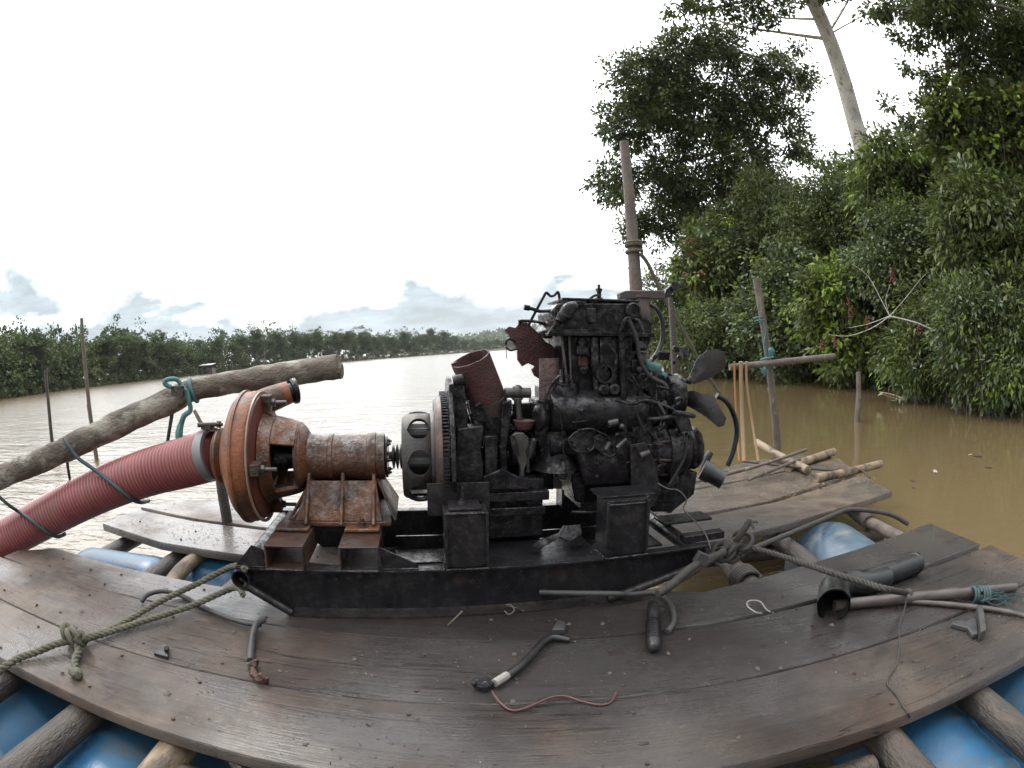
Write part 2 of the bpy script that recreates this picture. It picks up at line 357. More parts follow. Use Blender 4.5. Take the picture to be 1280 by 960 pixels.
def leaf_mat(name, c1, c2, trans=.3, rough=.5):
    m, nt, b = newmat(name); g = N(nt, 'ShaderNodeNewGeometry')
    col = ramp(nt, g.outputs['Random Per Island'], [(0, c1), (1, c2)])
    nt.links.new(col, b.inputs['Base Color']); b.inputs['Roughness'].default_value = rough; b.inputs['Specular IOR Level'].default_value = .28
    tr = N(nt, 'ShaderNodeBsdfTranslucent'); nt.links.new(col, tr.inputs[0]); ms = N(nt, 'ShaderNodeMixShader'); ms.inputs[0].default_value = trans
    nt.links.new(b.outputs[0], ms.inputs[1]); nt.links.new(tr.outputs[0], ms.inputs[2])
    nt.links.new(ms.outputs[0], nt.nodes['Material Output'].inputs[0]); return m
LM = [leaf_mat('leaf_deep_green', (.038, .056, .018), (.078, .104, .030)), leaf_mat('leaf_mid_green', (.080, .110, .030), (.150, .180, .050)),
      leaf_mat('leaf_lime', (.15, .24, .03), (.25, .33, .05), .35), leaf_mat('leaf_grey_green', (.09, .125, .07), (.15, .19, .115), .15, .35),
      leaf_mat('leaf_brown', (.10, .065, .03), (.16, .09, .04), .2)]
FARL = [leaf_mat('far_leaf_dark', (.036, .056, .018), (.068, .098, .028), .2, .8), leaf_mat('far_leaf_light', (.060, .085, .032), (.10, .12, .045), .2, .8)]

def water_mat():
    m, nt, b = newmat('muddy_river_water')
    t = N(nt, 'ShaderNodeNewGeometry')
    def mapped(s, rot=0):
        mp = N(nt, 'ShaderNodeMapping'); mp.inputs['Scale'].default_value = s; mp.inputs['Rotation'].default_value = (0, 0, rot)
        nt.links.new(t.outputs['Position'], mp.inputs[0]); return mp.outputs[0]
    n1 = noisen(nt, mapped((1, 2.6, 1), .5), 1.1, 4, .5, .3); n2 = noisen(nt, mapped((1.2, 2.8, 1), .25), 4.2, 3, .5, .4)
    n0 = noisen(nt, mapped((.04, .09, 1), .3), 1.2, 3, .5)
    big = noisen(nt, mapped((.3, 1.0, 1), .35), .8, 4, .55)
    col = ramp(nt, n0, [(.35, (.100, .073, .037)), (.65, (.122, .089, .046))])
    nt.links.new(col, b.inputs['Base Color']); b.inputs['IOR'].default_value = 1.7
    # open river is choppier than the sheltered side under the trees
    sx = N(nt, 'ShaderNodeSeparateXYZ'); nt.links.new(t.outputs['Position'], sx.inputs[0])
    chop = rng_(nt, sx.outputs[0], -.5, 4, .9, .10)
    nt.links.new(rng_(nt, sx.outputs[0], -.5, 4, .19, .08), b.inputs['Roughness'])
    a = N(nt, 'ShaderNodeMath', operation='MULTIPLY_ADD'); nt.links.new(n1, a.inputs[0]); a.inputs[1].default_value = 1.0; nt.links.new(rng_(nt, n2, 0, 1, 0, .30), a.inputs[2])
    a2 = N(nt, 'ShaderNodeMath', operation='MULTIPLY_ADD'); nt.links.new(big, a2.inputs[0]); a2.inputs[1].default_value = 1.4; nt.links.new(a.outputs[0], a2.inputs[2])
    mm = N(nt, 'ShaderNodeMath', operation='MULTIPLY'); nt.links.new(a2.outputs[0], mm.inputs[0]); nt.links.new(chop, mm.inputs[1])
    bump(nt, b, mm.outputs[0], .6, .085); return m
M['water'] = water_mat()

# ------------------------------------------------------------------ the setting: river, banks, hills
def sheet(name, pts, mat, label=None):
    me = bpy.data.meshes.new(name); me.from_pydata([tuple(p) for p in pts], [], [tuple(range(len(pts)))]); me.materials.append(mat)
    o = bpy.data.objects.new(name, me); COL.objects.link(o); o['kind'] = 'structure'; return o
sheet('river_water', [(-2500, -300, WATER), (2500, -300, WATER), (2500, 2500, WATER), (-2500, 2500, WATER)], M['water'])
sheet('river_bed', [(-2600, -310, WATER - .9), (2600, -310, WATER - .9), (2600, 2600, WATER - .9), (-2600, 2600, WATER - .9)], M['mud'])

def interp(x, tab):
    for (a, b), (c, d) in zip(tab, tab[1:]):
        if x <= c: return b + (d - b) * (x - a) / (c - a)
    return tab[-1][1]
# left bank: waterline pixel -> distance, tree-top pixel
LB_Y = [(-60, 505), (0, 497), (100, 479), (200, 467), (260, 461), (430, 450.5), (520, 445.5), (600, 441), (660, 438.5)]
LB_R = [(-60, 60), (0, 72), (100, 92), (200, 118), (300, 150), (430, 220), (520, 300), (600, 430), (660, 620)]
LB_T = [(-60, 405), (0, 417), (60, 420), (100, 418), (150, 404), (190, 414), (240, 421), (310, 411), (360, 412), (430, 414), (500, 416), (560, 420), (600, 424), (660, 428)]
def lb(px):
    r = interp(px, LB_R); d = wray(px, interp(px, LB_Y)); h = Vector((d.x, d.y, 0)).normalized()
    return Vector((h.x * r, h.y * r, WATER)), r
def bankmesh(name, line, depth_dir, hgt, back):
    vs = []; fs = []
    for p in line:
        o = depth_dir(p)
        vs += [tuple(p + Vector((0, 0, -.6))), tuple(p + o * .6 + Vector((0, 0, .25))), tuple(p + o * 3 + Vector((0, 0, hgt))), tuple(p + o * back + Vector((0, 0, hgt + 1)))]
    for i in range(len(line) - 1):
        for j in range(3): fs.append((i * 4 + j, (i + 1) * 4 + j, (i + 1) * 4 + j + 1, i * 4 + j + 1))
    me = bpy.data.meshes.new(name); me.from_pydata(vs, [], fs); me.materials.append(M['mud'])
    o = bpy.data.objects.new(name, me); COL.objects.link(o); o['kind'] = 'structure'; return o
bankmesh('left_bank', [lb(x)[0] for x in range(-60, 661, 30)], lambda p: Vector((-.75, .66, 0)), .8, 160)

# ------------------------------------------------------------------ foliage
def leaves_mesh(name, pos, nrm, tip, size, midx, mats, width=.45):
    n = len(pos)
    tip = tip / (np.linalg.norm(tip, axis=1, keepdims=True) + 1e-9)
    side = np.cross(nrm, tip); side /= (np.linalg.norm(side, axis=1, keepdims=True) + 1e-9)
    up = np.cross(tip, side); s = size[:, None]
    vs = np.empty((n, 4, 3)); vs[:, 0] = pos; vs[:, 1] = pos + tip * s * .45 + side * s * width * .5 + up * s * .07
    vs[:, 2] = pos + tip * s; vs[:, 3] = pos + tip * s * .45 - side * s * width * .5 + up * s * .07
    me = bpy.data.meshes.new(name)
    me.vertices.add(n * 4); me.vertices.foreach_set('co', vs.reshape(-1))
    me.loops.add(n * 4); me.loops.foreach_set('vertex_index', np.arange(n * 4, dtype=np.int32))
    me.polygons.add(n); me.polygons.foreach_set('loop_start', np.arange(0, n * 4, 4, dtype=np.int32))
    me.polygons.foreach_set('loop_total', np.full(n, 4, dtype=np.int32))
    for m in mats: me.materials.append(m)
    me.polygons.foreach_set('material_index', midx.astype(np.int32)); me.update(calc_edges=True); return me
def rdir(n):
    d = rng.normal(size=(n, 3)); return d / np.linalg.norm(d, axis=1, keepdims=True)
def leaf_clumps(blobs, nleaf, size, mixw, droop=.5, clump=.5, shell=.6, sparse=0.):
    """blobs: (centre, radii) in metres. Leaves sit on twig clusters spread through each blob."""
    P_, N_, T2, S_, I_ = [], [], [], [], []
    vol = np.array([b[1][0] * b[1][2] for b in blobs]); vol = vol / vol.sum()
    for (c, r), wgt in zip(blobs, vol):
        nl = int(nleaf * wgt); per = 36; nc = max(4, nl // per)
        d = rdir(nc); rad = shell + (1 - shell) * rng.random(nc) ** .7; 
        cc = np.array(c) + d * np.array(r) * rad[:, None] * (1 + .16 * rng.normal(size=(nc, 1)))
        kind = rng.choice(len(mixw), size=nc, p=np.array(mixw) / sum(mixw))
        cs = clump * (.6 + .9 * rng.random(nc))
        k = np.repeat(np.arange(nc), per)
        off = rdir(len(k)) * (rng.random(len(k)) ** .6)[:, None] * cs[k][:, None] * np.array([1, 1, .75])
        pos = cc[k] + off; outw = d[k] * .8 + off / cs[k][:, None]
        tip = outw + rng.normal(size=outw.shape) * .6; tip[:, 2] -= droop
        nrm = rng.normal(size=outw.shape) * .55; nrm[:, 2] += 1.; nrm += d[k] * .5
        P_.append(pos); N_.append(nrm); T2.append(tip); S_.append(size * (.6 + .8 * rng.random(len(k)))); 
        ki = kind[k].copy(); sw = rng.random(len(k)) < .12; ki[sw] = rng.choice(len(mixw), size=sw.sum(), p=np.array(mixw) / sum(mixw)); I_.append(ki)
    return [np.concatenate(a) for a in (P_, N_, T2, S_, I_)]
def px2m(px, py, r):                       # metres per pixel across the line of sight
    rr = math.hypot(px - 640, py - 480); t = 2 * math.asin(rr / 2 / FPX); return r * (math.sin(t) / max(rr, 1e-6) if rr > 5 else 1 / FPX)
def crown_obj(name, data, parent, base, mats, width=.45):
    p, n, t, s, i = data; me = leaves_mesh(name, p - np.array(base), n, t, s, i, mats, width)
    o = bpy.data.objects.new(name, me); COL.objects.link(o)
    if parent is not None: o.parent = parent
    else: o.location = base
    return o
def branch(mb, a, b, r0, r1, sag=.1, n=6, seed=0):
    a = Vector(a); b = Vector(b); L = (b - a).length; pts = []
    for i in range(5):
        t = i / 4; p = a.lerp(b, t) + Vector((noise.noise(Vector((seed, t * 2, 1))), noise.noise(Vector((seed, t * 2, 5))), noise.noise(Vector((seed, t * 2, 9))))) * L * .10
        if i in (0, 4): p = a.lerp(b, t)
        pts.append(p)
    mb.tube(pts, [r0 + (r1 - r0) * i / 4 for i in range(5)], n, 2)

# far trees on the left bank: a few forms, many individuals
def far_form(k):
    h = 12.; blobs = []
    rs = random.Random(k)
    lo = (.10, .30, .50)[k % 3]
    for i in range(8 + k % 4):
        t = lo + (1 - lo) * rs.random(); rad = (2.9 - 1.7 * abs(t - .55) * 1.5) * (1.0 if k % 4 else .8)
        a = rs.random() * 6.28; q = rs.random() * 1.8
        blobs.append(((math.cos(a) * q, math.sin(a) * q, h * t), (rad * .8, rad * .8, rad * .62)))
    blobs.append(((0, 0, h * .92), (1.7, 1.7, 1.2)))
    d = leaf_clumps(blobs, 9000 if k % 4 else 6500, .29, [.6, .4], .3, .75, .35)
    me = leaves_mesh('crown', d[0], d[1], d[2], d[3], d[4], FARL, .7)
    mb = MB(); mb.tube([(0, 0, -.5), (.1, .05, h * .3), (.0, .1, h * .8)], [.22, .17, .06], 6, 2)
    for j in range(5): branch(mb, (0, 0, h * (.3 + .1 * j)), (rs.uniform(-2, 2), rs.uniform(-2, 2), h * (.45 + .1 * j)), .08, .03, seed=j + k)
    tm = bpy.data.meshes.new('trunk'); tm.from_pydata(mb.v, [], mb.f); tm.materials.append(M['trunk'])
    return me, tm
forms = [far_form(k) for k in range(7)]
def far_tree(p, hgt, k, wid, label, group, rz):
    e = bpy.data.objects.new('riverbank_tree', None); COL.objects.link(e); e.location = p; e.rotation_euler = (0, 0, rz); s = hgt / 12.6
    e.scale = (s * wid, s * wid, s); tag(e, label, 'tree', group)
    for nm, me in zip(('crown', 'trunk'), forms[k]):
        o = bpy.data.objects.new(nm, me); COL.objects.link(o); o.parent = e
    return e
rt = random.Random(3); far_list = []
x = -22.
LBL = [(70, 'broad dark tree on the left riverbank at the far left of the photo', 'trees at the left end of the far riverbank'),
       (215, 'dark green tree on the far bank beyond the two upright river stakes', 'trees on the far bank beyond the stakes'),
       (430, 'green tree on the far bank above the big slanting log', 'trees on the far bank above the log'),
       (700, 'small hazy tree on the distant bank above the broken iron cylinder', 'hazy distant trees along the river bend')]
while x < 650:
    p, r = lb(x); m = px2m(x, 450, r); H_ = (interp(x, LB_Y) - interp(x, LB_T)) * m * rt.choice((.80, .88, .95, 1.0, 1.06, 1.28))
    lab = next(l for l in LBL if x < l[0])
    q = p + Vector((-.75, .66, 0)) * rt.uniform(1, 5)
    ft = far_tree(q, H_, rt.randrange(7), rt.uniform(1.15, 1.6), lab[1], lab[2], rt.random() * 6)
    hk = H_ / ((interp(x, LB_Y) - interp(x, LB_T)) * m); far_list.append((x, hk, ft))
    x += 3.5 / m * rt.uniform(.75, 1.1)
MARKS = [(0, 'left edge of the photo'), (57, 'short dark river stake'), (104, 'tallest river stake'), (212, 'teal rope loop on the log'), (253, 'tin-roofed hut'), (331, 'pale stake top over the log'), (428, 'sawn end of the big log')]
ORD = ['first', 'second', 'third', 'fourth', 'fifth', 'sixth']
for sgn in (1, -1):
    for mx_, nm in MARKS:
        near = sorted([a for a in far_list if 0 <= (a[0] - mx_) * sgn and min(MARKS, key=lambda q: abs(q[0] - a[0]))[0] == mx_ and a[0] < 500], key=lambda a: abs(a[0] - mx_))
        for i_, (xx, hk, ft) in enumerate(near[:6]):
            ft['label'] = '%s far-bank tree, %s %s of the %s' % ('tall' if hk > 1.1 else 'low' if hk < .85 else 'mid-height', ORD[i_], 'right' if sgn > 0 else 'left', nm) if mx_ or sgn > 0 else 'tree on the far bank cut by the left edge of the photo'
# ranks of forest behind the front trees, one mass; low growth at the water's edge
bl = []
for xx in range(-60, 662, 5):
    p, r = lb(xx); m = px2m(xx, 450, r); H_ = (interp(xx, LB_Y) - interp(xx, LB_T)) * m
    for row in (0, 1):
        q = p + Vector((-.75, .66, 0)) * (6 + 8 * row + rt.uniform(-2, 2)); k = H_ * (.52 + .14 * row) * (1 + .18 * noise.noise(Vector((xx * .035, row, 0)))) * rt.uniform(.85, 1.1)
        bl.append(((q.x, q.y, WATER + k), (4.2, 4.2, k * 1.0)))
d = leaf_clumps(bl, 130000, .55, [.65, .35], .3, 1.1, .4)
o = crown_obj('forest_behind_left_bank', d, None, (-60, 60, 0), FARL, .7); o['kind'] = 'stuff'
bl = []
for xx in range(-60, 600, 3):
    p, r = lb(xx); k = rt.uniform(.5, 1.5) * (1.5 if r > 150 else 1); bl.append(((p.x - .4, p.y + .4, WATER + k * .6), (k * 1.7, k * 1.2, k)))
d = leaf_clumps(bl, 26000, .40, [.45, .55], .3, .5, .4)
o = crown_obj('riverside_undergrowth', d, None, (-60, 60, 0), FARL, .7); o['kind'] = 'stuff'
# wooded rise far downriver
hv = []; hf = []; nseg = 60
for i in range(nseg + 1):
    px = 470 + 420 * i / nseg; dd = wray(px, 436); h = Vector((dd.x, dd.y, 0)).normalized(); Rr = 1150
    top = interp(px, [(470, 0), (560, 16), (640, 27), (700, 34), (800, 40), (890, 30)]) * Rr / FPX * .92
    for j in range(9):
        t = j / 8; z = WATER + top * math.sin(t * math.pi / 2) + (6 * noise.noise(Vector((i * .5, j * .9, 0))) if 0 < j else 0)
        b_ = h * (Rr + 260 * t); hv.append((b_.x, b_.y, z))
for i in range(nseg):
    for j in range(8): hf.append((i * 9 + j, (i + 1) * 9 + j, (i + 1) * 9 + j + 1, i * 9 + j + 1))
me = bpy.data.meshes.new('hills'); me.from_pydata(hv, [], hf); me.materials.append(surf('forested_hill', (.03, .05, .03), (.07, .09, .045), .05, .8, .9, 1., 4., fine=.25))
o = bpy.data.objects.new('hills', me); COL.objects.link(o); o['kind'] = 'structure'
hp = rng.random((9000, 2)); idx = (hp[:, 0] * (nseg - 1)).astype(int) * 9 + (hp[:, 1] * 7.9).astype(int)
hvp = np.array(hv)[idx] + rng.normal(size=(9000, 3)) * np.array([9, 9, 3]) + np.array([0, 0, 3])
me = leaves_mesh('hill_forest', hvp, rng.normal(size=(9000, 3)) + [0, 0, 1], rng.normal(size=(9000, 3)), 7 + 5 * rng.random(9000), rng.integers(0, 2, 9000), FARL, .8)
o = bpy.data.objects.new('hill_forest', me); COL.objects.link(o); o['kind'] = 'stuff'

# small riverside shelter on the left bank
p, r = lb(257); t = thing('riverside_hut', 'tiny open hut with a pale tin roof at the foot of the far bank trees', 'hut', p, frame='W')
mb = MB(); mb.box(p + Vector((1.5, -1.5, 2.2)), (3.6, 2.4, .12), Matrix.Rotation(.12, 3, 'X')); mb.build('roof', M['roof'], t)
for dx in (-1.5, 1.5):
    mb = MB(); mb.cyl(p + Vector((1.5 + dx, -1.5, -.6)), p + Vector((1.5 + dx, -1.5, 2.1)), .07, n=6); mb.build('post', M['pole'], t)
mb = MB(); mb.box(p + Vector((1.5, -1.2, .6)), (3.3, 1.6, 1.3)); mb.build('wall', M['pole'], t)

# right bank: dense bushes hanging over the water
rbl = [WG(845, 458), WG(900, 466), WG(990, 471), WG(1090, 475), WG(1180, 492), WG(1290, 506)]
RB = [p + Vector((.3, .6, 0)) for p in rbl]
RB = [RB[0] + Vector((30, 170, 0)), RB[0] + Vector((4, 45, 0))] + RB + [RB[-1] + Vector((2, -9, 0))]
bankmesh('right_bank', RB, lambda p: Vector((.75, .66, 0)), .7, 60)
def bush(px, py, r, rx, ry, n, mixw, label, size=.2, name='riverside_bush', cat='bush', droop=.6, clump=.42, shell=.55, group='bushes crowding the right bank', sub=5, deep=.8, seed=0):
    rs = random.Random(seed * 31 + 5); c = W(px, py, r); m = px2m(px, py, r); right = wray(px + 5, py) - wray(px - 5, py); right.z = 0; right.normalize()
    away = Vector((c.x, c.y, 0)).normalized(); blobs = []
    for i in range(sub):
        a = 6.28 * i / sub + rs.random(); q = .55
        off = right * math.cos(a) * rx * m * q + Vector((0, 0, 1)) * math.sin(a) * ry * m * q + away * rs.uniform(-.3, .5) * rx * m * deep
        blobs.append((tuple(c + off), (rx * m * .62, rx * m * .62, ry * m * .58)))
    blobs.append((tuple(c), (rx * m * .6, rx * m * .6, ry * m * .6)))
    foot = Vector((c.x, c.y, 0)) + away * .8; foot.z = WATER + .2
    t = thing(name, label, cat, foot, group, 'W')
    wl = rs.choice((.34, .45, .6)); fsz = rs.choice((.75, .9, 1.05, 1.25)); size = size * fsz; n = int(n * 1.5 / fsz ** .8)
    d = leaf_clumps(blobs, n, size, mixw, droop * rs.uniform(.6, 1.6), clump, shell)
    keep = d[0][:, 2] > WATER + .02; d = [a[keep] for a in d]
    crown_obj('foliage', d, t, foot, LM, wl)
    mb = MB()
    for i in range(9): 
        b = blobs[i % len(blobs)]; branch(mb, foot + Vector((rs.uniform(-.4, .4), rs.uniform(-.4, .4), -.3)), Vector(b[0]) + Vector((rs.uniform(-1, 1), rs.uniform(-1, 1), rs.uniform(-.5, 1))) * min(b[1][0], b[1][2]) * .8, .035, .010, seed=i + seed)
    mb.build('stems', M['trunk'], t)
    mb = MB()
    for i in range(12):
        b = blobs[i % len(blobs)]; a = Vector(b[0]) - away * b[1][0] * rs.uniform(.75, 1.02) + right * b[1][0] * rs.uniform(-.9, .9) + Vector((0, 0, b[1][2] * rs.uniform(-.2, .9)))
        L = rs.uniform(.5, 1.7); sx = rs.uniform(-.35, .35); q = [a + right * sx * L * k / 4 - Vector((0, 0, 1)) * L * (k / 4) ** 1.3 + Vector((rs.uniform(-.05, .05), rs.uniform(-.05, .05), 0)) for k in range(5)]
        q = [p if p.z > WATER else Vector((p.x, p.y, WATER)) for p in q]
        mb.tube(q, [.009, .007, .006, .005, .003], 5, 2)
    mb.build('hanging_twigs', M['trunk'], t, kind='stuff')
    return t, blobs
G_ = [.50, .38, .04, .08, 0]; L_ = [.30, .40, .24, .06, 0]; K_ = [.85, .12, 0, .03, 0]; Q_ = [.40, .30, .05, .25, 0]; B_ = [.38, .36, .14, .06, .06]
bushes = [
 (838, 395, 27, 48, 75, 9000, B_, 'bush at the far left end of the right bank, behind the engine crank', .24),
 (905, 330, 24, 62, 60, 11000, B_, 'yellow-green bush with brownish shoot tips below the tall dark tree', .22),
 (900, 420, 22, 66, 48, 9000, G_, 'dark leafy bush over the water just behind the fan blades', .20),
 (965, 275, 25, 72, 58, 11000, G_, 'rounded bush on the crest right of the tall dark tree', .22),
 (985, 385, 19, 75, 80, 14000, Q_, 'mid-green bush directly behind the short post with teal rope', .18),
 (1045, 265, 22, 80, 70, 13000, G_, 'bush below the foot of the leaning pale trunk', .20),
 (1065, 395, 16.5, 70, 75, 14000, L_, 'bush with dangling red seed clusters above the cut post in the water', .165),
 (1120, 225, 18, 72, 52, 11000, L_, 'lime-flecked bush on the crest right of the leaning trunk', .18),
 (1140, 320, 15.5, 80, 75, 14000, Q_, 'bush behind the bare pale dead branch', .155),
 (1160, 430, 13.2, 62, 58, 11000, G_, 'low bush dipping its leaves in the water at mid right', .15),
 (1240, 420, 11.4, 80, 78, 15000, Q_, 'large-leaved bush reaching down to the water at the right edge', .15),
 (1245, 290, 12.5, 85, 80, 14000, G_, 'tall bush at the right edge, in the middle of the leafy wall', .15),
 (1235, 160, 14.5, 92, 66, 13000, B_, 'bush high at the right edge below the dark overhanging crown', .17)]
BT = []
for i, b in enumerate(bushes): BT.append(bush(*b[:8], size=b[8], seed=i))
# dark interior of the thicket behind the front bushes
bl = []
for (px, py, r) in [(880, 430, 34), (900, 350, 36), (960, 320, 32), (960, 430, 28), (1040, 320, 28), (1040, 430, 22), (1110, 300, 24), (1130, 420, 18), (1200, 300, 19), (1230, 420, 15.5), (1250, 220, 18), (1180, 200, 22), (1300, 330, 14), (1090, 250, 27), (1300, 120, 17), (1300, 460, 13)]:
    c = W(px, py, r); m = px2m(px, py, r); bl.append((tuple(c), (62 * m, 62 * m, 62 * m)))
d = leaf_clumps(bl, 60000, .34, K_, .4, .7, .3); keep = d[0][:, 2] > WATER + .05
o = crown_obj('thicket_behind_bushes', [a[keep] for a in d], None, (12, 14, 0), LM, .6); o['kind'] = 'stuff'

def tree(name, label, trunk, rad, blobs_px, n, mixw, size, r, limbs, bark, group=None, clump=.6, shell=.35, cat='tree', droop=.5, depth=1.):
    pts = [W(*q) for q in trunk]; base = pts[0].copy(); base.z = WATER + .3
    t = thing(name, label, cat, base, group, 'W')
    mb = MB(); mb.tube([base] + pts, [rad[0] * 1.15] + list(rad), 14, 5, .10, seed=len(pts)); 
    tr = mb.build('trunk', M[bark], t)
    rs = random.Random(len(label)); blobs = []
    for (px, py, k) in blobs_px:
        m = px2m(px, py, r); rr = r + rs.uniform(-1.6, 1.6) * depth; blobs.append((tuple(W(px, py, rr)), (k * m, k * m, k * m * .85)))
    crown_obj('crown', leaf_clumps(blobs, n, size, mixw, droop, clump, shell), t, base, LM)
    for i, L in enumerate(limbs):
        mb = MB(); q = [W(*a) for a in L[0]]; mb.tube(q, [L[1] + (L[2] - L[1]) * k / (len(q) - 1) for k in range(len(q))], 8, 4)
        # twigs that run into the leaf masses
        for j in range(7):
            a = q[-1 - j % 2] ; b = blobs[(i * 3 + j) % len(blobs)]; bb = Vector(b[0])
            if (bb - a).length < 5 * depth + 2: branch(mb, a, bb, L[2], L[2] * .3, seed=i * 7 + j, n=5)
        mb.build('limb', M[bark], t)
    return t
R1 = 33
tree('tall_dark_tree', 'tall dark-crowned tree standing alone against the white sky left of the leaning trunk',
     [(958, 330, R1), (955, 225, R1), (930, 165, R1), (905, 120, R1)], [.30, .26, .2, .14],
     [(800, 98, 44), (785, 158, 42), (772, 228, 34), (792, 285, 26), (845, 70, 44), (868, 140, 55), (845, 212, 55), (838, 268, 44), (905, 62, 38), (930, 122, 50), (925, 200, 55), (970, 88, 36), (985, 150, 24), (900, 262, 52), (1008, 100, 18), (960, 250, 45), (1000, 190, 22), (820, 130, 40)],
     80000, [.72, .22, 0, .06, 0], .26, R1, [([(930, 165, R1), (880, 130, R1), (850, 95, R1)], .12, .05), ([(955, 225, R1), (915, 205, R1), (890, 160, R1)], .10, .04), ([(945, 190, R1), (975, 140, R1), (985, 100, R1)], .10, .04), ([(940, 180, R1), (860, 200, R1), (800, 200, R1)], .10, .03), ([(905, 120, R1), (910, 80, R1), (900, 55, R1)], .08, .03)], 'trunk', clump=.62, shell=.35)
R2 = 24
tree('leaning_tree', 'leaning tree with a thick bare pale trunk rising behind the bushes',
     [(1092, 260, R2), (1082, 205, R2), (1064, 135, R2), (1043, 65, R2), (1013, -5, R2), (985, -60, R2)], [.46, .40, .36, .34, .33, .28],
     [(850, 8, 20), (885, 28, 16), (912, 12, 22), (950, 8, 24), (940, 35, 14), (985, 12, 16), (1000, 60, 9), (1005, 120, 8), (1010, 175, 9), (875, 5, 18), (965, 30, 12), (990, -40, 60), (900, -50, 60), (1080, -30, 30)],
     11000, [.75, .2, 0, .05, 0], .22, R2, [([(1028, 48, R2), (985, 42, R2), (930, 34, R2), (880, 22, R2)], .09, .02), ([(1022, 24, R2), (975, 22, R2), (930, 10, R2)], .06, .02), ([(1040, 35, R2), (1058, 5, R2), (1072, -25, R2)], .05, .02), ([(1042, 40, R2), (1075, 22, R2), (1110, 8, R2)], .04, .012), ([(1030, 10, R2), (990, 2, R2), (950, -15, R2)], .05, .015)], 'trunk_pale', clump=.38, shell=.1)
R3 = 15
tree('overhanging_tree', 'dark tree crown overhanging from the top right corner with thin hanging twigs',
     [(1330, 300, 17), (1315, 150, 16), (1290, 20, R3), (1270, -60, R3)], [.28, .24, .2, .15],
     [(1135, 8, 30), (1185, 20, 48), (1150, 50, 16), (1235, 30, 52), (1100, 12, 16), (1200, 75, 30), (1250, 95, 44), (1290, 60, 60), (1165, 95, 16), (1135, 85, 9), (1120, 45, 12), (1160, 130, 13), (1145, 155, 8), (1290, 0, 60), (1180, -40, 70), (1110, 130, 4), (1085, 15, 10), (1240, 130, 30), (1170, 160, 14)],
     30000, [.84, .14, .0, .02, 0], .15, R3, [([(1290, 20, R3), (1230, 5, R3), (1150, 10, R3), (1090, 12, R3)], .06, .012), ([(1300, 80, 15.5), (1230, 75, R3), (1165, 90, R3)], .06, .012), ([(1165, 90, R3), (1150, 120, R3), (1140, 160, R3)], .012, .006)], 'trunk', clump=.30, shell=.2)

# bare dead branch in front of the bushes
t = thing('dead_branch', 'bare pale dead branch forking in front of the right bank bushes', 'branch', W(1190, 425, 11), frame='W')
mb = MB()
for L, a, b in [([(1190, 425), (1150, 405), (1112, 395)], .016, .012), ([(1112, 395), (1100, 372), (1085, 345), (1065, 330)], .009, .004), ([(1112, 395), (1090, 410), (1060, 420), (1035, 418)], .010, .004), ([(1112, 395), (1085, 405), (1060, 410)], .008, .003), ([(1112, 395), (1130, 375), (1150, 350), (1160, 340)], .008, .003), ([(1112, 395), (1107, 375), (1113, 355)], .006, .003)]:
    mb.tube([W(q[0], q[1], 11.3 + .002 * (q[0] - 1112)) for q in L], [a + (b - a) * i / (len(L) - 1) for i in range(len(L))], 6, 3)
mb.build('branch', M['trunk_pale'], t)
for i, (px, py, h, lab) in enumerate([(1061, 372, 26, 'tallest red seed cluster hanging high among the bushes on the right bank'), (1084, 396, 18, 'red seed cluster hanging beside the fork of the dead branch'), (1043, 420, 16, 'red seed cluster hanging at the left tip of the dead branch'), (1027, 425, 15, 'leftmost small red hanging cluster low in the bushes'), (1150, 404, 12, 'red cluster among leaves right of the dead branch fork'), (1114, 336, 15, 'red cluster hanging above the dead branch')]):
    mb = MB(); c = W(px, py, 13.4 if px < 1100 else 11.6); m = px2m(px, py, 13)
    for k in range(26): mb.ball(c + Vector((random.uniform(-3, 3) * m, random.uniform(-3, 3) * m, -random.random() * h * m)), 1.4 * m, 6, 4)
    mb.build('hanging_seed_cluster', M['redflower'], label=lab, cat='flower', group='red hanging seed clusters', frame='W')

# ------------------------------------------------------------------ the raft: planks, poles, drums
raft = thing('raft', 'plank-decked raft of crossed poles carried on blue drums', 'raft', (0, 1.6, -.05))
def plank(poly, th=.045, z=0., seed=0, worn=.0035):
    mb = MB(); n = len(poly); top = []; rs = random.Random(seed)
    # densify edges so that they waver like hand-sawn boards
    P2 = []
    for i in range(n):
        a = Vector((*poly[i], z)); b = Vector((*poly[(i + 1) % n], z)); L = (b - a).length; k = max(1, int(L / .09))
        for j in range(k):
            p = a.lerp(b, j / k); d_ = (b - a).normalized(); nn = Vector((-d_.y, d_.x, 0))
            w_ = worn * noise.noise(Vector((p.x * 3.1 + seed, p.y * 3.1, seed))) + worn * .5 * noise.noise(Vector((p.x * 14, p.y * 14, seed)))
            P2.append(p + nn * w_ * (1 if j else .0))
    ctr = sum(P2, Vector()) / len(P2); n = len(P2)
    def wob(p): return Vector((0, 0, .004 * noise.noise(Vector((p.x * 1.3, p.y * 2, seed * 3.)))))
    top = [p + wob(p) for p in P2]; rnd = [p.lerp(ctr, 0) for p in P2]
    ins = []
    for i in range(n):
        a = P2[i - 1]; b = P2[(i + 1) % n]; d_ = (b - a).normalized(); ins.append(P2[i] + Vector((-d_.y, d_.x, 0)) * .004)
    rings = [[p + Vector((0, 0, -th)) for p in P2], [p + wob(p) + Vector((0, 0, -.005)) for p in P2], [p + wob(p) for p in ins]]
    mb.loft(rings); return mb.build('plank', M['plank'], raft, angle=50)
plank([(-2.75, .955), (2.95, .955), (2.95, 1.432), (.9, 1.350), (0, 1.3145), (-1.5, 1.290), (-2.75, 1.312)], .045, 0, 1)
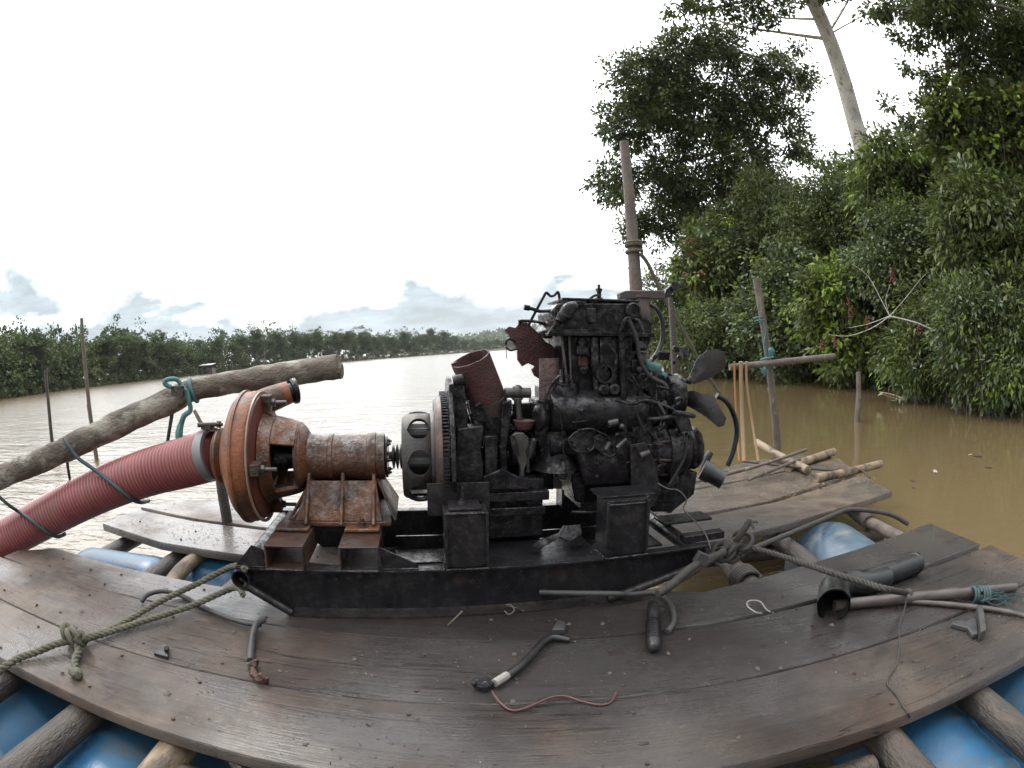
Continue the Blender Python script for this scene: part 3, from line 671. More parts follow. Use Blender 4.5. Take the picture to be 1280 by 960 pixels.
plank([(-2.75, 1.330), (-1.5, 1.2925), (0, 1.317), (.9, 1.357), (2.60, 1.452), (2.60, 1.935), (.74, 1.728), (0, 1.700), (-2.0, 1.684), (-2.75, 1.668)], .045, 0, 2)
plank([(-2.62, 1.690), (-2.0, 1.687), (0.05, 1.703), (.74, 1.750), (2.545, 1.982), (2.530, 2.462), (1.47, 2.196), (.80, 2.03), (.50, 2.10), (0.05, 2.05), (-1.1, 1.950), (-1.9, 1.955), (-2.42, 1.975), (-2.62, 1.80)], .045, 0, 3)
plank([(-2.46, 2.47), (-1.88, 2.350), (.62, 2.335), (.62, 2.66), (-1.9, 2.76), (-2.44, 2.84)], .045, 0, 5)
plank([(-2.44, 2.88), (-1.9, 2.80), (.70, 2.72), (.70, 3.12), (-1.9, 3.30), (-2.32, 3.12)], .045, 0.002, 6)
plank([(.70, 2.50), (1.39, 2.737), (2.80, 3.215), (2.90, 3.80), (1.75, 3.26), (.70, 2.93)], .045, 0, 7)
plank([(.78, 3.02), (1.70, 3.30), (2.92, 3.90), (3.12, 4.50), (2.0, 3.98), (.78, 3.50)], .045, 0, 8)
plank([(.9, 3.60), (2.0, 4.05), (3.05, 4.50), (3.22, 4.86), (2.2, 4.68), (1.6, 4.25), (.9, 4.0)], .045, -.01, 9)
def pole(x, y0, y1, r=.05, mat='pole_wet', z=-.102, x1=None, z1=None, seed=0, parent=raft):
    mb = MB(); x1 = x if x1 is None else x1; z1 = z if z1 is None else z1
    mb.tube([(x + (x1 - x) * t + .02 * noise.noise(Vector((t * 2, seed, 0))), y0 + (y1 - y0) * t, z + (z1 - z) * t) for t in (0, .15, .3, .45, .6, .75, .9, 1)], [r * (1.06 - .14 * t) for t in (0, .15, .3, .45, .6, .75, .9, 1)], 14, 3, .07, seed)
    return mb.build('pole', M[mat], parent, angle=60)
for i, (x, y0, y1, r, mt, x1) in enumerate([(-1.78, .35, 3.0, .052, 'pole_wet', -1.80), (-1.37, .30, 3.0, .056, 'pole_wet', -1.25), (-.93, .45, 2.9, .052, 'pale_pole', -.98), (-.30, .85, 3.1, .055, 'pole_wet', -.30), (.35, .85, 3.1, .055, 'pole_wet', .35),
        (1.08, .35, 3.6, .058, 'pole_wet', 1.14), (1.52, .40, 3.3, .054, 'pole_wet', 1.57), (2.35, .5, 3.0, .045, 'pole', 2.36), (2.35, 2.9, 4.9, .05, 'pole_wet', 2.75), (-2.2, .6, 3.2, .05, 'pole_wet', -2.3), (1.6, 2.9, 4.6, .05, 'pole_wet', 1.9)]):
    pole(x, y0, y1, r, mt, x1=x1, seed=i * 3.3, z=-.104)
mb = MB(); rs = random.Random(2)
for x in (-2.25, -1.79, -1.31, -.95, -.30, .35, 1.10, 1.54, 2.35):
    for y in (1.02, 1.24, 1.38, 1.60, 1.75, 1.88, 2.42, 2.60, 2.9, 3.05):
        if abs(x) < 1.2 and y > 1.9 and y < 2.4: continue
        if x > .6 and y > 1.9: continue
        mb.lathe((x + rs.uniform(-.02, .02), y + rs.uniform(-.015, .015), -.002), (0, 0, 1), [(0, .0075), (.007, .006)], 8)
mb.build('nails', M['rustplate'], raft, kind='stuff')
# extra poles seen in the left gap
mb = MB(); mb.tube([G(205, 742, -.06), G(235, 705, -.07), G(275, 684, -.07), G(310, 670, -.07)], [.042, .04, .038, .036], 12, 4, .06, 3); mb.build('pole', M['pale_pole'], raft, angle=60)
for y in (1.15, 2.10, 2.9):     # long stringers under the cross poles
    mb = MB(); mb.tube([(-2.4, y, -.21), (-1, y + .02, -.205), (.6, y - .02, -.21), (2.5, y + .03, -.21)], .05, 12, 4, .06, y); mb.build('stringer', M['pole_wet'], raft, angle=60)
def drum(c, L, r, label, mat='blue', ang=0., cap=None, ribs=True):
    c = Vector(c); ax = Vector((math.cos(ang), math.sin(ang), 0)); t = thing('plastic_drum', label, 'drum', c - Vector((0, 0, r)), 'drums floating the raft')
    mb = MB(); h = L / 2
    prof = [(-h + .02, r * .55), (-h + .008, r * .70), (-h, r * .80), (-h + .008, r * .88), (-h + .03, r * .95), (-h + .07, r * .99), (-h + .12, r)]
    for g in ((-.33, .33) if ribs else ()): prof += [(L * g * .5 - .03, r), (L * g * .5 - .015, r * 1.022), (L * g * .5 + .015, r * 1.022), (L * g * .5 + .03, r)]
    prof += [(h - .12, r), (h - .07, r * .99), (h - .03, r * .95), (h - .008, r * .88), (h, r * .80), (h - .008, r * .70), (h - .02, r * .55)]
    mb.lathe(c, ax, prof, 48); mb.build('body', M[mat], t, angle=40)
    mb = MB()
    if 1:
      for s, q in ((-1, .55), (-1, -.55)):
        mb = MB(); e = c + ax * (-h + .012) + Vector((0, 0, q * r * .9)); mb.cyl(e, e - ax * .03, .035, .032, 16)
        mb.build('cap', M[cap or mat], t)
    return t
H = math.pi / 2
drum((-1.24, .84, -.455), .92, .29, 'blue drum under the bottom left corner of the deck, beside the pale pole', ang=H + .06)
drum((-1.88, .84, -.455), .92, .29, 'blue drum at the far left under the front plank, left of the dark pole', ang=H + .06)
drum((1.40, .84, -.455), .92, .29, 'blue drum under the bottom right corner of the deck, left of the last pole', ang=H - .05)
drum((2.03, .86, -.455), .92, .29, 'blue drum farthest right under the front plank', ang=H - .05)
drum((1.955, 2.50, -.345), .90, .30, 'faded grey-blue drum at the right between the rear and front planks', 'blue_old', ang=H - .10, ribs=False)
drum((-2.08, 2.16, -.325), .62, .285, 'blue drum below the suction hose, left of the gap in the deck', ang=.12, ribs=False)
drum((-1.55, 2.46, -.345), .62, .26, 'blue drum with a yellow cap under the rear left planks', ang=.12, cap='yellow')
drum((-1.32, 2.05, -.40), .55, .26, 'mostly hidden blue drum between the poles left of the pump', ang=.1)
# low timber under the front edge
mb = MB(); mb.tube([(-1.0, .90, -.14), (0, .93, -.15), (1.0, .90, -.14)], .055, 12, 4, .05, 2); mb.build('stringer', M['pole_wet'], raft, angle=60)

# sticks laid on the rear right planks
def stick(pts, r, mat, label, name='stick', cat='stick', group=None, n=10, jit=.06, **kw):
    mb = MB(); mb.tube(pts, r, n, 4, jit, len(label)); return mb.build(name, M[mat], label=label, cat=cat, group=group, angle=60, **kw)
stick([G(946, 553, .06), G(975, 570, .05), G(1010, 588, .04)], .038, 'pale_pole', 'short cut yellow pole end sticking out behind the rear planks', 'cut_pole', 'pole')
stick([G(985, 585, .03), G(1015, 574, .03), G(1042, 565, .03)], .040, 'pale_pole', 'thick peeled log end on the rear right corner of the deck', 'cut_pole', 'pole')
stick([G(1020, 598, .03), G(1060, 590, .03), G(1101, 580, .04)], .036, 'pale_pole', 'round grey log end jutting past the rear right planks', 'cut_pole', 'pole')
stick([G(868, 602, .05), G(945, 583, .12), G(1008, 562, .16)], .014, 'pole', 'long thin stick lying across the sawdust-strewn rear planks')
stick([G(935, 600, .03), G(965, 588, .05), G(1000, 574, .08)], .014, 'pole', 'short forked stick under the long thin stick')
stick([G(930, 577, .06), G(985, 583, .05), G(1040, 588, .05), G(1070, 585, .04), G(1088, 597, .02)], .009, 'rope_dark', 'thin dark cord curving over the rear right planks', 'cord', 'cord', jit=0)
stick([G(905, 700, -.03), G(980, 670, -.02), G(1040, 645, -.01), G(1065, 637, -.01), G(1110, 642, -.03), G(1135, 655, -.1)], .016, 'rope_dark', 'dark rope running along the plank edge over the faded drum', 'rope', 'rope', jit=0)
def nub(px, py, px2, py2, r0, mat, label, z=0., y=None):
    a = G(px2, py2, z); b = DY(px, py, a.y); mb = MB(); mb.tube([a + Vector((0, 0, -.3)), a, a.lerp(b, .5), b], [r0, r0, r0 * .96, r0 * .9], 14, 3, .08, px); return mb.build('upright_post', M[mat], label=label, cat='post', angle=60)

# posts and poles fixed to the raft
nub(945, 348, 972, 566, .038, 'pole', 'leaning rough post with teal rope standing behind the right planks', .02)
a = G(972, 566, .02); yb = a.y
mb = MB(); mb.tube([DY(912, 459, yb - .09), DY(945, 456, yb - .09), DY(1000, 450, yb - .085), DY(1043, 445, yb - .08)], [.030, .032, .032, .028], 12, 4, .08, 5); mb.build('crossbar_pole', M['pole'], label='horizontal stick tied across the leaning post with teal rope', cat='pole', angle=60)
t = thing('rope_lashing', 'teal rope lashing where the stick crosses the leaning post', 'rope', DY(958, 462, yb - .04))
mb = MB()
c0 = DY(957, 455, yb)
for i in range(7):
    a0 = i * .9; pts = [c0 + Vector((.062 * math.cos(a0 + k * 1.05) * 1.1, .062 * math.sin(a0 + k * 1.05) - .04, (k - 3) * .011 + (i - 3) * .012)) for k in range(7)]
    mb.tube(pts, .009, 6, 3)
for (px, py) in [(948, 400), (949, 404)]:
    c1 = DY(px, py, yb); mb.tube([c1 + Vector((.046 * math.cos(k * .7), .046 * math.sin(k * .7), .004 * k)) for k in range(10)], .006, 6, 3)
mb.tube([DY(954, 402, yb - .05), DY(957, 415, yb - .055), DY(955, 430, yb - .05), DY(958, 445, yb - .05)], .007, 6, 4)
mb.build('rope_coils', M['teal'], t)
mb = MB(); mb.ball(DY(964, 440, yb - .06), .035, 10, 8, (1, .7, 1.4), .5, 3); mb.build('rag_knot', M['teal'], t); mb = MB(); mb.ball(DY(955, 462, yb - .10), .03, 10, 8, (1, .7, 1.2), .5, 8); mb.build('rag_knot', M['teal'], t)
for i, (x0, x1, r, mt, lab) in enumerate([(918, 924, .011, 'strap_o', 'thin orange strap hanging from the left end of the crossbar stick'), (926, 930, .022, 'strap', 'widest pale strap hanging from the crossbar stick'), (933, 948, .014, 'strap', 'tan strap hanging on the right of the strap bundle')]):
    mb = MB(); mb.tube([DY(x0, 452, yb - .13), DY(x0 + .5, 480, yb - .12), DY((x0 + x1) / 2, 530, yb - .16), G(x1, 577, .02)], [r, r * .95, r * .9, r], 8, 5); mb.build('hanging_strap', M[mt], label=lab, cat='strap', group='straps hanging from the crossbar')
# tall mast pole behind the engine with its stay
mastY = 3.35; mb = MB()
mp_ = [DY(780, 177, mastY), DY(786, 240, mastY), DY(791, 300, mastY), DY(795, 360, mastY), DY(803, 470, mastY), DY(812, 600, mastY), DY(815, 660, mastY)]
mb.tube(mp_, [.030, .034, .037, .040, .043, .046, .048], 14, 5, .06, 2); mb.build('mast_pole', M['pole'], label='tall bare pole standing upright behind the engine', cat='pole', angle=60)
t = thing('stay_rope', 'pale rope coiled round the tall pole and slanting down to the right', 'rope', DY(795, 318, mastY - .03))
mb = MB()
for py in (306, 309, 317):
    c1 = DY(792 + (py - 306) * .1, py, mastY); mb.tube([c1 + Vector((.050 * math.cos(k * .7), .050 * math.sin(k * .7), .002 * k)) for k in range(10)], .011, 6, 3)
mb.build('coil', M['rope'], t)
mb = MB(); mb.tube([DY(800, 317, mastY - .05), DY(810, 330, mastY - .03), DY(830, 372, mastY), DY(862, 428, mastY + .05), DY(880, 462, mastY + .1), DY(905, 500, mastY + .15)], .013, 8, 4); mb.build('line', M['rope'], t)
mb = MB(); mb.tube([DY(838, 372, 3.0), DY(842, 430, 3.0), DY(843, 480, 3.0), DY(835, 560, 3.0), DY(836, 640, 3.0)], [.014, .02, .022, .024, .024], 10, 3, .06, 9); mb.build('thin_post', M['pole_wet'], label='thin dark crooked stick standing just right of the engine hose', cat='stick', angle=60)

# stakes standing in the water (world frame)
def stake(px, py, px2, py2, r0, mat, label, r=None, group='stakes standing in the river', name='river_stake', z=WATER):
    a = WG(px2, py2, z) if r is None else W(px2, py2, r); d = wray(px, py); t_ = a.y / d.y if abs(a.y) > abs(a.x) * .3 else a.x / d.x
    b = C0 + d * t_; mb = MB(); dn = (a - b).normalized(); mb.tube([a + dn * .9, a, a.lerp(b, .5) + Vector((r0 * .4, 0, 0)), b], [r0, r0, r0 * .93, r0 * .8], 12, 4, .10, px)
    return mb.build(name, M[mat], label=label, cat='stake', group=group, frame='W', angle=60)
stake(1073, 465, 1071, 527, .055, 'pole', 'short cut post standing in the brown water right of the raft')
stake(102, 398, 121, 575, .044, 'pole', 'tallest thin stake standing in the river on the left')
stake(57, 462, 66, 560, .05, 'pole_wet', 'dark short stake nearest the left edge of the photo')
stake(110, 505, 120, 570, .045, 'pole', 'small stake leaning beside the tallest river stake')
stake(330, 439, 332, 470, .05, 'pale_pole', 'pale stake top showing just above the big log')
stake(632, 425, 633, 447, .08, 'pale_pole', 'tiny marker stake far out in mid river')
stake(243, 513, 266, 560, .045, 'pole', 'slanting cut post end showing behind the red hose')
nub(275, 596, 284, 652, .035, 'pole_wet', 'stub of a slanting post between the hose clamp and the rear planks')

# ------------------------------------------------------------------ big log over the pump, suction hose, ropes
logpts = [((-45, 618), 3.42), ((0, 597), 3.25), ((60, 572), 3.14), ((100, 553), 3.06), ((160, 525), 2.95), ((215, 500), 2.86), ((240, 488), 2.83), ((290, 478), 2.80), ((340, 470), 2.74), ((390, 463), 2.70), ((424, 458), 2.66)]
LP = [D(p[0], p[1], r) for p, r in logpts]
mb = MB(); mb.tube(LP, [.060, .062, .064, .066, .066, .064, .053, .056, .060, .060, .059], 20, 8, .14, 4)
logo = mb.build('big_log', M['bark'], label='long weathered log slanting over the orange pump and the red hose', cat='log', angle=70)
mb = MB(); e = LP[-1]; dv = (LP[-1] - LP[-2]).normalized(); mb.tube([e - dv * .02 + Vector((.0, -.01, -.02)), e + dv * .018 + Vector((0, -.01, -.025))], [.04, .036], 10, 1); mb.build('splintered_end', M['pole'], logo)

HP = [((-70, 735), 3.95), ((-20, 693), 3.7), ((0, 678), 3.58), ((60, 645), 3.32), ((120, 615), 3.08), ((180, 592), 2.86), ((225, 580), 2.70), ((264, 572), 2.60)]
hp3 = [D(p[0], p[1], r) for p, r in HP]
pend = S2D((-.97, .415, .55)); hp3[-1] = S2D((-1.02, .415, .552)); hp3[-2] = hp3[-2].lerp(hp3[-1], .15)
# resample
def resample(pts, n):
    q = []
    for i in range(len(pts) - 1):
        p0 = pts[max(i - 1, 0)]; p1 = pts[i]; p2 = pts[i + 1]; p3 = pts[min(i + 2, len(pts) - 1)]
        for k in range(20):
            t = k / 20; q.append(.5 * ((2 * p1) + (p2 - p0) * t + (2 * p0 - 5 * p1 + 4 * p2 - p3) * t * t + (3 * p1 - p0 - 3 * p2 + p3) * t ** 3))
    q.append(pts[-1]); L = [0]
    for i in range(1, len(q)): L.append(L[-1] + (q[i] - q[i - 1]).length)
    out_ = []; j = 0
    for i in range(n):
        s = L[-1] * i / (n - 1)
        while j < len(L) - 2 and L[j + 1] < s: j += 1
        out_.append(q[j].lerp(q[j + 1], (s - L[j]) / max(L[j + 1] - L[j], 1e-9)))
    return out_, L[-1]
pts, Ln = resample(hp3, 900); pitch = .025
hose_t = thing('suction_hose', 'thick red ribbed suction hose running from the pump down off the left side', 'hose', hp3[3] - Vector((0, 0, .1)))
rad = [.1105 + .0066 * (math.sin(2 * math.pi * (Ln * i / 899) / pitch)) for i in range(900)]
mb = MB(); mb.tube(pts, rad, 28, 1); mb.build('ribbed_tube', M['hose'], hose_t, angle=80)
axp = (S2D((-.97, .415, .55)) - hp3[-2]).normalized()
e = hp3[-1]; mb = MB(); mb.lathe(e - axp * .02, axp, [(0, .113), (0, .118), (.05, .119), (.05, .113)], 36, False); mb.lathe(e - axp * .02, axp, [(.003, .1), (.003, .1135), (.047, .1135), (.047, .1)], 36, False)
mb.build('clamp_band', surf('grey_clamp_band', (.12, .12, .125), (.18, .18, .18), 10, .35, .5, .2, .002, .4), hose_t)
mb = MB(); top = e + Vector((0, -.02, .125)); mb.box(top, (.05, .035, .018)); mb.cyl(top + Vector((-.04, -.02, .01)), top + Vector((.05, .01, .012)), .010, n=8); mb.bolt(top + Vector((.05, .01, .012)), (1, .1, 0), .016, .014); mb.build('clamp_screw', M['rustplate'], hose_t)

def rope(name, label, pts, r, mat, n=8, sub=6, twist=True, **kw):
    """laid rope: three strands twisted round one another"""
    pts = [Vector(p) for p in pts]; mb = MB()
    q, L = resample(pts, max(30, int(sum((pts[i + 1] - pts[i]).length for i in range(len(pts) - 1)) / (r * .8))))
    if not twist: mb.tube(q, r, n, 1)
    else:
        for s in range(3):
            st = []; e1 = None
            for i, p in enumerate(q):
                d_ = (q[min(i + 1, len(q) - 1)] - q[max(i - 1, 0)]).normalized(); e1 = d_.orthogonal().normalized() if e1 is None else (e1 - d_ * e1.dot(d_)).normalized(); e2 = d_.cross(e1)
                a = L * i / len(q) / (r * 5.5) * 2 * math.pi + s * 2.094; st.append(p + (e1 * math.cos(a) + e2 * math.sin(a)) * r * .48)
            mb.tube(st, r * .56, 6, 1)
    return mb.build(name, M[mat], label=label, cat='rope', angle=80, **kw)
def around(c, ax, r, n=9, turns=1., lift=0., a0=0.):
    c = Vector(c); ax = Vector(ax).normalized(); e1 = ax.orthogonal().normalized(); e2 = ax.cross(e1)
    return [c + (e1 * math.cos(a0 + 2 * math.pi * turns * k / (n - 1)) + e2 * math.sin(a0 + 2 * math.pi * turns * k / (n - 1))) * r + ax * lift * k / (n - 1) for k in range(n)]
# teal ropes round log and hose
c = LP[6]; ax = (LP[7] - LP[5]).normalized()
t = thing('teal_rope', 'frayed light teal rope looped over the log with its tail hanging down', 'rope', c - Vector((0, 0, .3)))
mb = MB(); mb.tube(around(c, ax, .060, 12, 1, .02), .009, 8, 3)
mb.tube([D(214, 484, 2.76), D(206, 480, 2.76), D(208, 475, 2.76), D(220, 474, 2.76), D(227, 482, 2.76), D(234, 492, 2.74)], .0115, 8, 4); mb.build('loop', M['teal'], t)
mb = MB(); mb.tube([D(233, 487, 2.74), D(236, 500, 2.74), D(238, 513, 2.75), D(230, 520, 2.75), D(226, 532, 2.76)], [.0115, .012, .013, .014, .015], 10, 4); mb.tube([D(226, 530, 2.76), D(224, 540, 2.76), D(223, 552, 2.76)], [.015, .021, .018], 10, 4, .3, 4); mb.build('frayed_tail', M['teal'], t)
mb = MB(); mb.box(D(222, 489, 2.75), (.07, .02, .05)); mb.tube([D(218, 487, 2.75), D(224, 492, 2.74), D(228, 503, 2.74)], .010, 6, 3); mb.build('bark_twist', M['pole_wet'], t)
rope('thin_rope', 'thin dark cord hanging from the log behind the teal tail', [D(216, 512, 2.88), D(213, 530, 2.9), D(209, 556, 2.95)], .010, 'teal_dark', twist=False)
hc = lambda i: pts[int(i * 899)]
def hose_hit(px, py, lift=.011):
    d = ray(px, py); best = None
    for q in pts:
        w_ = q - C0; t = w_.dot(d); h2 = (w_ - d * t).length_squared; R2_ = (.1175 + lift) ** 2
        if h2 < R2_:
            tt = t - math.sqrt(R2_ - h2)
            if best is None or tt < best: best = tt
    return None if best is None else C0 + d * best
def sling(label, top_px, r_top, over, fr, seedx):
    path = [D(*top_px, r_top)]
    for q in over:
        h = hose_hit(q[0], q[1]); path.append(h if h is not None else D(*q))
    mb = MB(); mb.tube(path, .0105, 8, 5); return mb.build('teal_sling', M['teal_dark'], label=label, cat='rope', group='teal slings holding the hose', angle=70)
def hose_at(px):      # fraction of the hose whose sight line is near this column
    best = min(range(0, 900, 6), key=lambda i: abs(pcol(pts[i]) - px)); return best / 899
def pcol(p):
    d = (Vector(p) - C0); c, s = math.cos(-PITCH), math.sin(-PITCH); d = Vector((d.x, d.y * c - d.z * s, d.y * s + d.z * c)).normalized()
    t = math.acos(max(-1, min(1, d.y))); r = 2 * FPX * math.sin(t / 2); h = math.hypot(d.x, d.z) + 1e-9; return 640 + d.x / h * r
sling('teal sling from the log round the middle of the red hose', (80, 549), 3.02, [(84, 556, 3.0), (97, 572, 2.98), (112, 583, 2.95), (125, 592, 2.93), (136, 601, 2.93), (148, 611, 2.92), (158, 619, 2.93), (166, 625, 2.93), (176, 628, 3.0), (186, 626, 3.1)], hose_at(160), 1)
sling('teal sling crossing the red hose at the left edge of the photo', (-12, 612), 3.28, [(0, 622, 3.26), (12, 632, 3.26), (24, 640, 3.26), (38, 650, 3.26), (50, 659, 3.26), (60, 666, 3.28), (72, 671, 3.35), (82, 667, 3.45)], hose_at(55), 2)
rope('thin_rope', 'thin dark cord hanging from the log to the hose at the left', [D(83, 566, 3.1), D(85, 585, 3.12), D(88, 602, 3.2)], .009, 'teal_dark', twist=False)

# mooring rope, knot on the deck
K = G(92, 800, .03)
t = thing('mooring_rope', 'dirty beige rope knotted on the left deck and tied to the steel frame', 'rope', K)
def ropepart(name, pts, r=.0135, mat='rope'):
    o = rope(name, None, pts, r, mat); b = BASE[t.name]
    RAFT.remove(o); o.location = Vector(o.location) - b; o.parent = t
    for k in ('category',): 
        if k in o: del o[k]
    return o
ropepart('upper_strand', [S2D((-.76, -.02, .20)), G(290, 708, .14), G(250, 728, .07), G(200, 752, .04), G(140, 786, .022), G(105, 797, .025), K])
ropepart('lower_strand', [S2D((-.78, -.04, .10)), G(292, 735, .08), G(240, 757, .04), G(190, 773, .025), G(140, 789, .02), G(110, 798, .02), K + Vector((.02, -.02, 0))])
ropepart('standing_end', [K, G(70, 805, .03), G(45, 815, .02), G(25, 822, .015), G(8, 832, .012), G(-15, 850, -.05)], .0145)
ropepart('tail', [K + Vector((0, -.01, .02)), G(98, 812, .02), G(94, 825, .016), G(95, 838, .016)], .0155)
mb = MB()
for i, (dx, dy, rr, tl) in enumerate([(-.045, 0, .030, 0), (.02, .005, .034, 1.1), (0, -.012, .026, .6), (.045, 0, .022, 2.0)]):
    cc = K + Vector((dx, dy, .014)); ax = Vector((math.cos(tl), .6, math.sin(tl) * .5)); mb.tube(around(cc, ax, rr, 11, 1.05, .016), .0135, 8, 3)
o = mb.build('knot', M['rope'], t); 
mb = MB(); c = G(95, 842, .018); mb.ball(c, .024, 12, 8, (1.1, 1, .9), .4, 2)
for k in range(14): a = random.uniform(0, 6.28); mb.tube([c, c + Vector((math.cos(a) * .03, math.sin(a) * .03, random.uniform(-.015, .015)))], [.003, .001], 4, 1)
mb.build('frayed_end', M['rope'], t)

# ------------------------------------------------------------------ steel skid frame (skid frame coordinates u, v, z)
M['steel2'] = surf('scuffed_dark_steel', (.013, .012, .012), (.026, .022, .021), 6, .25, .45, .6, .003, 0, (.045, .030, .022), 7, (.58, .74), spec=(.2, .7))
SK = thing('steel_skid_frame', 'black welded steel channel frame carrying pump and engine', 'frame', (.1, .4, 0), frame='S')
def channel(v0, sgn, name):
    W_ = .8
    mb = MB()
    prof = [(-.806, .193), (-.760, .125), (-.60, .004), (.63, .004), (.95, .055), (1.075, .125), (1.075, .193)]
    web = [Vector((u, v0 + sgn * .040, z)) for u, z in prof]; mb.prism(web, (0, sgn * .008, 0))
    mb.box2((-.81, v0, .187), (1.09, v0 + sgn * .0475, .197))                       # top flange
    for a, b in (((-.60, .005), (-.80, .15)), ((.63, .005), (1.075, .122))):
        d_ = Vector((b[0] - a[0], 0, b[1] - a[1])); L = d_.length; ang = math.atan2(d_.z, d_.x)
        c = Vector(((a[0] + b[0]) / 2, v0 + sgn * .02, (a[1] + b[1]) / 2)); mb.box(c, (L, .040, .009), Matrix.Rotation(-ang, 3, 'Y'))
    o = mb.build(name, M['steel'], SK, bevel=.0015)
    mb = MB(); mb.prism([(-.60, v0 - sgn * .012, 0), (-.60, v0 + sgn * .0395, 0), (-.60, v0 + sgn * .0395, .020), (-.60, v0 + sgn * .028, .013), (-.60, v0 - sgn * .012, .009)], (1.23, 0, 0)); mb.build('bottom_flange', M['steel2'], SK)
    for (a, b) in (((-.785, .125), (-.605, .012)), ((.635, .012), (1.06, .118))):
        mb = MB(); mb.tube([(a[0], v0 + sgn * .006, a[1]), (b[0], v0 + sgn * .006, b[1])], .017, 12, 1); mb.build('corner_bar', M['steel2'], SK)
    return o
channel(0, 1, 'side_channel'); channel(.83, -1, 'side_channel')
mb = MB(); mb.ring((-.792, -.012, .152), (0, 1, 0), 0, .86, .032, .038, 28); mb.build('end_pipe', M['steel'], SK)
mb = MB(); mb.ring((1.05, .03, .150), (0, 1, 0), 0, .78, .026, .033, 24); mb.build('end_pipe', M['steel'], SK)
for u0, u1, vv in ((-.678, -.524, .46), (-.390, -.241, .83)):      # square section cross members under the pump
    mb = MB(); z0, z1 = .199, .295; th = .007
    mb.box2((u0, -.006, z1 - th), (u1, vv, z1)); mb.box2((u0, -.006, z0), (u0 + th, vv, z1 - th)); mb.box2((u1 - th, -.006, z0), (u1, vv, z1 - th)); mb.box2((u0 + th, -.006, z0), (u1 - th, vv, z0 + th * .6))
    mb.build('cross_member', M['rustplate'] if u0 < -.5 else surf('wet_rusty_box_section', (.030, .019, .015), (.065, .030, .019), 9, .14, .35, .7, .004, .35, (.045, .04, .04), 5, (.5, .62)), SK, bevel=.002)
mb = MB(); mb.prism([(-.812, .012, .20), (-.690, .012, .20), (-.690, .012, .27), (-.735, .012, .285)], (0, .008, 0)); mb.build('gusset', M['steel'], SK)
mb = MB(); mb.prism([(-.236, .012, .199), (-.10, .012, .199), (-.10, .012, .215), (-.236, .012, .285)], (0, .008, 0)); mb.build('gusset', M['steel'], SK)
mb = MB(); mb.box2((.27, .76, .20), (.42, .83, .29)); mb.box2((-.2, .50, .02), (1.0, .51, .16)); mb.build('rear_brace', M['steel'], SK)
# floor pan under the engine
mb = MB(); mb.box2((-.2, .30, .10), (1.0, .46, .11)); mb.box2((.17, .0475, .186), (.60, .30, .196)); mb.build('bottom_plate', M['steel'], SK, bevel=.002)
def post(u0, u1, z1, nm):
    mb = MB(); mb.box2((u0, .012, .199), (u1, .020, z1)); mb.box2((u0, -.008, .199), (u0 + .010, .125, z1)); mb.box2((u1 - .010, -.008, .199), (u1, .125, z1))
    mb.box2((u0 + .0105, .0205, .199), (u1 - .0105, .11, .205)); mb.box2((u0 + .0105, .0205, z1 - .008), (u1 - .0105, .12, z1 - .001))
    mb.build(nm, M['steel'], SK, bevel=.0015)
post(.000, .160, .415, 'engine_post'); post(.608, .785, .425, 'engine_post')
for u0, u1, z1 in ((-.02, .14, .40), (.62, .80, .42)):
    post2 = MB(); post2.box2((u0, .70, .199), (u1, .82, z1)); post2.build('rear_post', M['steel'], SK, bevel=.002)
mb = MB(); a = P(541, 611, .16); b = P(620, 660, .16)
mb.box2((-.055, .155, .36), (.185, .163, .490)); mb.box2((.073, .10, .42), (.082, .155, .485)); mb.box2((.02, .03, .4155), (.14, .155, .424)); mb.box2((-.055, .163, .36), (.185, .26, .368)); mb.build('mount_bracket', M['steel'], SK, bevel=.0015)
mb = MB(); mb.bolt((.07, .08, .425), (0, 0, 1), .014, .012); mb.build('mount_bolt', M['shine'], SK)
mb = MB(); rs = random.Random(6)
def weld(a, b):
    a = Vector(a); b = Vector(b); n = max(3, int((b - a).length / .007))
    mb.tube([a.lerp(b, i / n) + Vector((rs.uniform(-.001, .001), 0, rs.uniform(-.001, .001))) for i in range(n + 1)], [.0032 + .0016 * (i % 2) + rs.uniform(0, .0012) for i in range(n + 1)], 6, 1)
for u0, u1 in ((.0, .160), (.608, .785)):
    weld((u0, -.010, .199), (u1, -.010, .199)); weld((u0 - .002, -.006, .20), (u0 - .002, .12, .20)); weld((u1 + .002, -.006, .20), (u1 + .002, .12, .20)); weld((u0 + .01, .010, .41), (u1 - .01, .010, .41))
for u in (-.678, -.524, -.390, -.241): weld((u, -.008, .199), (u, -.008, .29)) if u in (-.524, -.241) else weld((u, -.008, .1985), (u + .15, -.008, .1985))
weld((-.236, .010, .200), (-.10, .010, .200)); weld((-.81, .010, .20), (-.69, .010, .20)); weld((.078, .150, .425), (.078, .150, .485))
mb.build('weld_beads', M['oil2'], SK, kind='stuff')
# front right mount: drilled plate and brace
mb = MB(); mb.box2((.60, .05, .4255), (.83, .20, .434)); pl = [P(788, 556, .22), P(806, 553, .22), P(818, 575, .22), P(826, 612, .22), P(818, 632, .22), P(803, 640, .22), P(790, 641, .22)]
mb.prism(pl, (0, .012, 0)); mb.tube([P(786, 645, .16), P(800, 632, .19), P(812, 618, .2)], .008, 6, 2); mb.build('drilled_mount_plate', M['steel'], SK, bevel=.0015)
for q in ((794, 562), (796, 589)): c = P(*q, .219); mb = MB(); mb.lathe(c, (0, -1, 0), [(0, .012), (.002, .012)], 12); mb.build('mount_hole', M['oil'], SK)
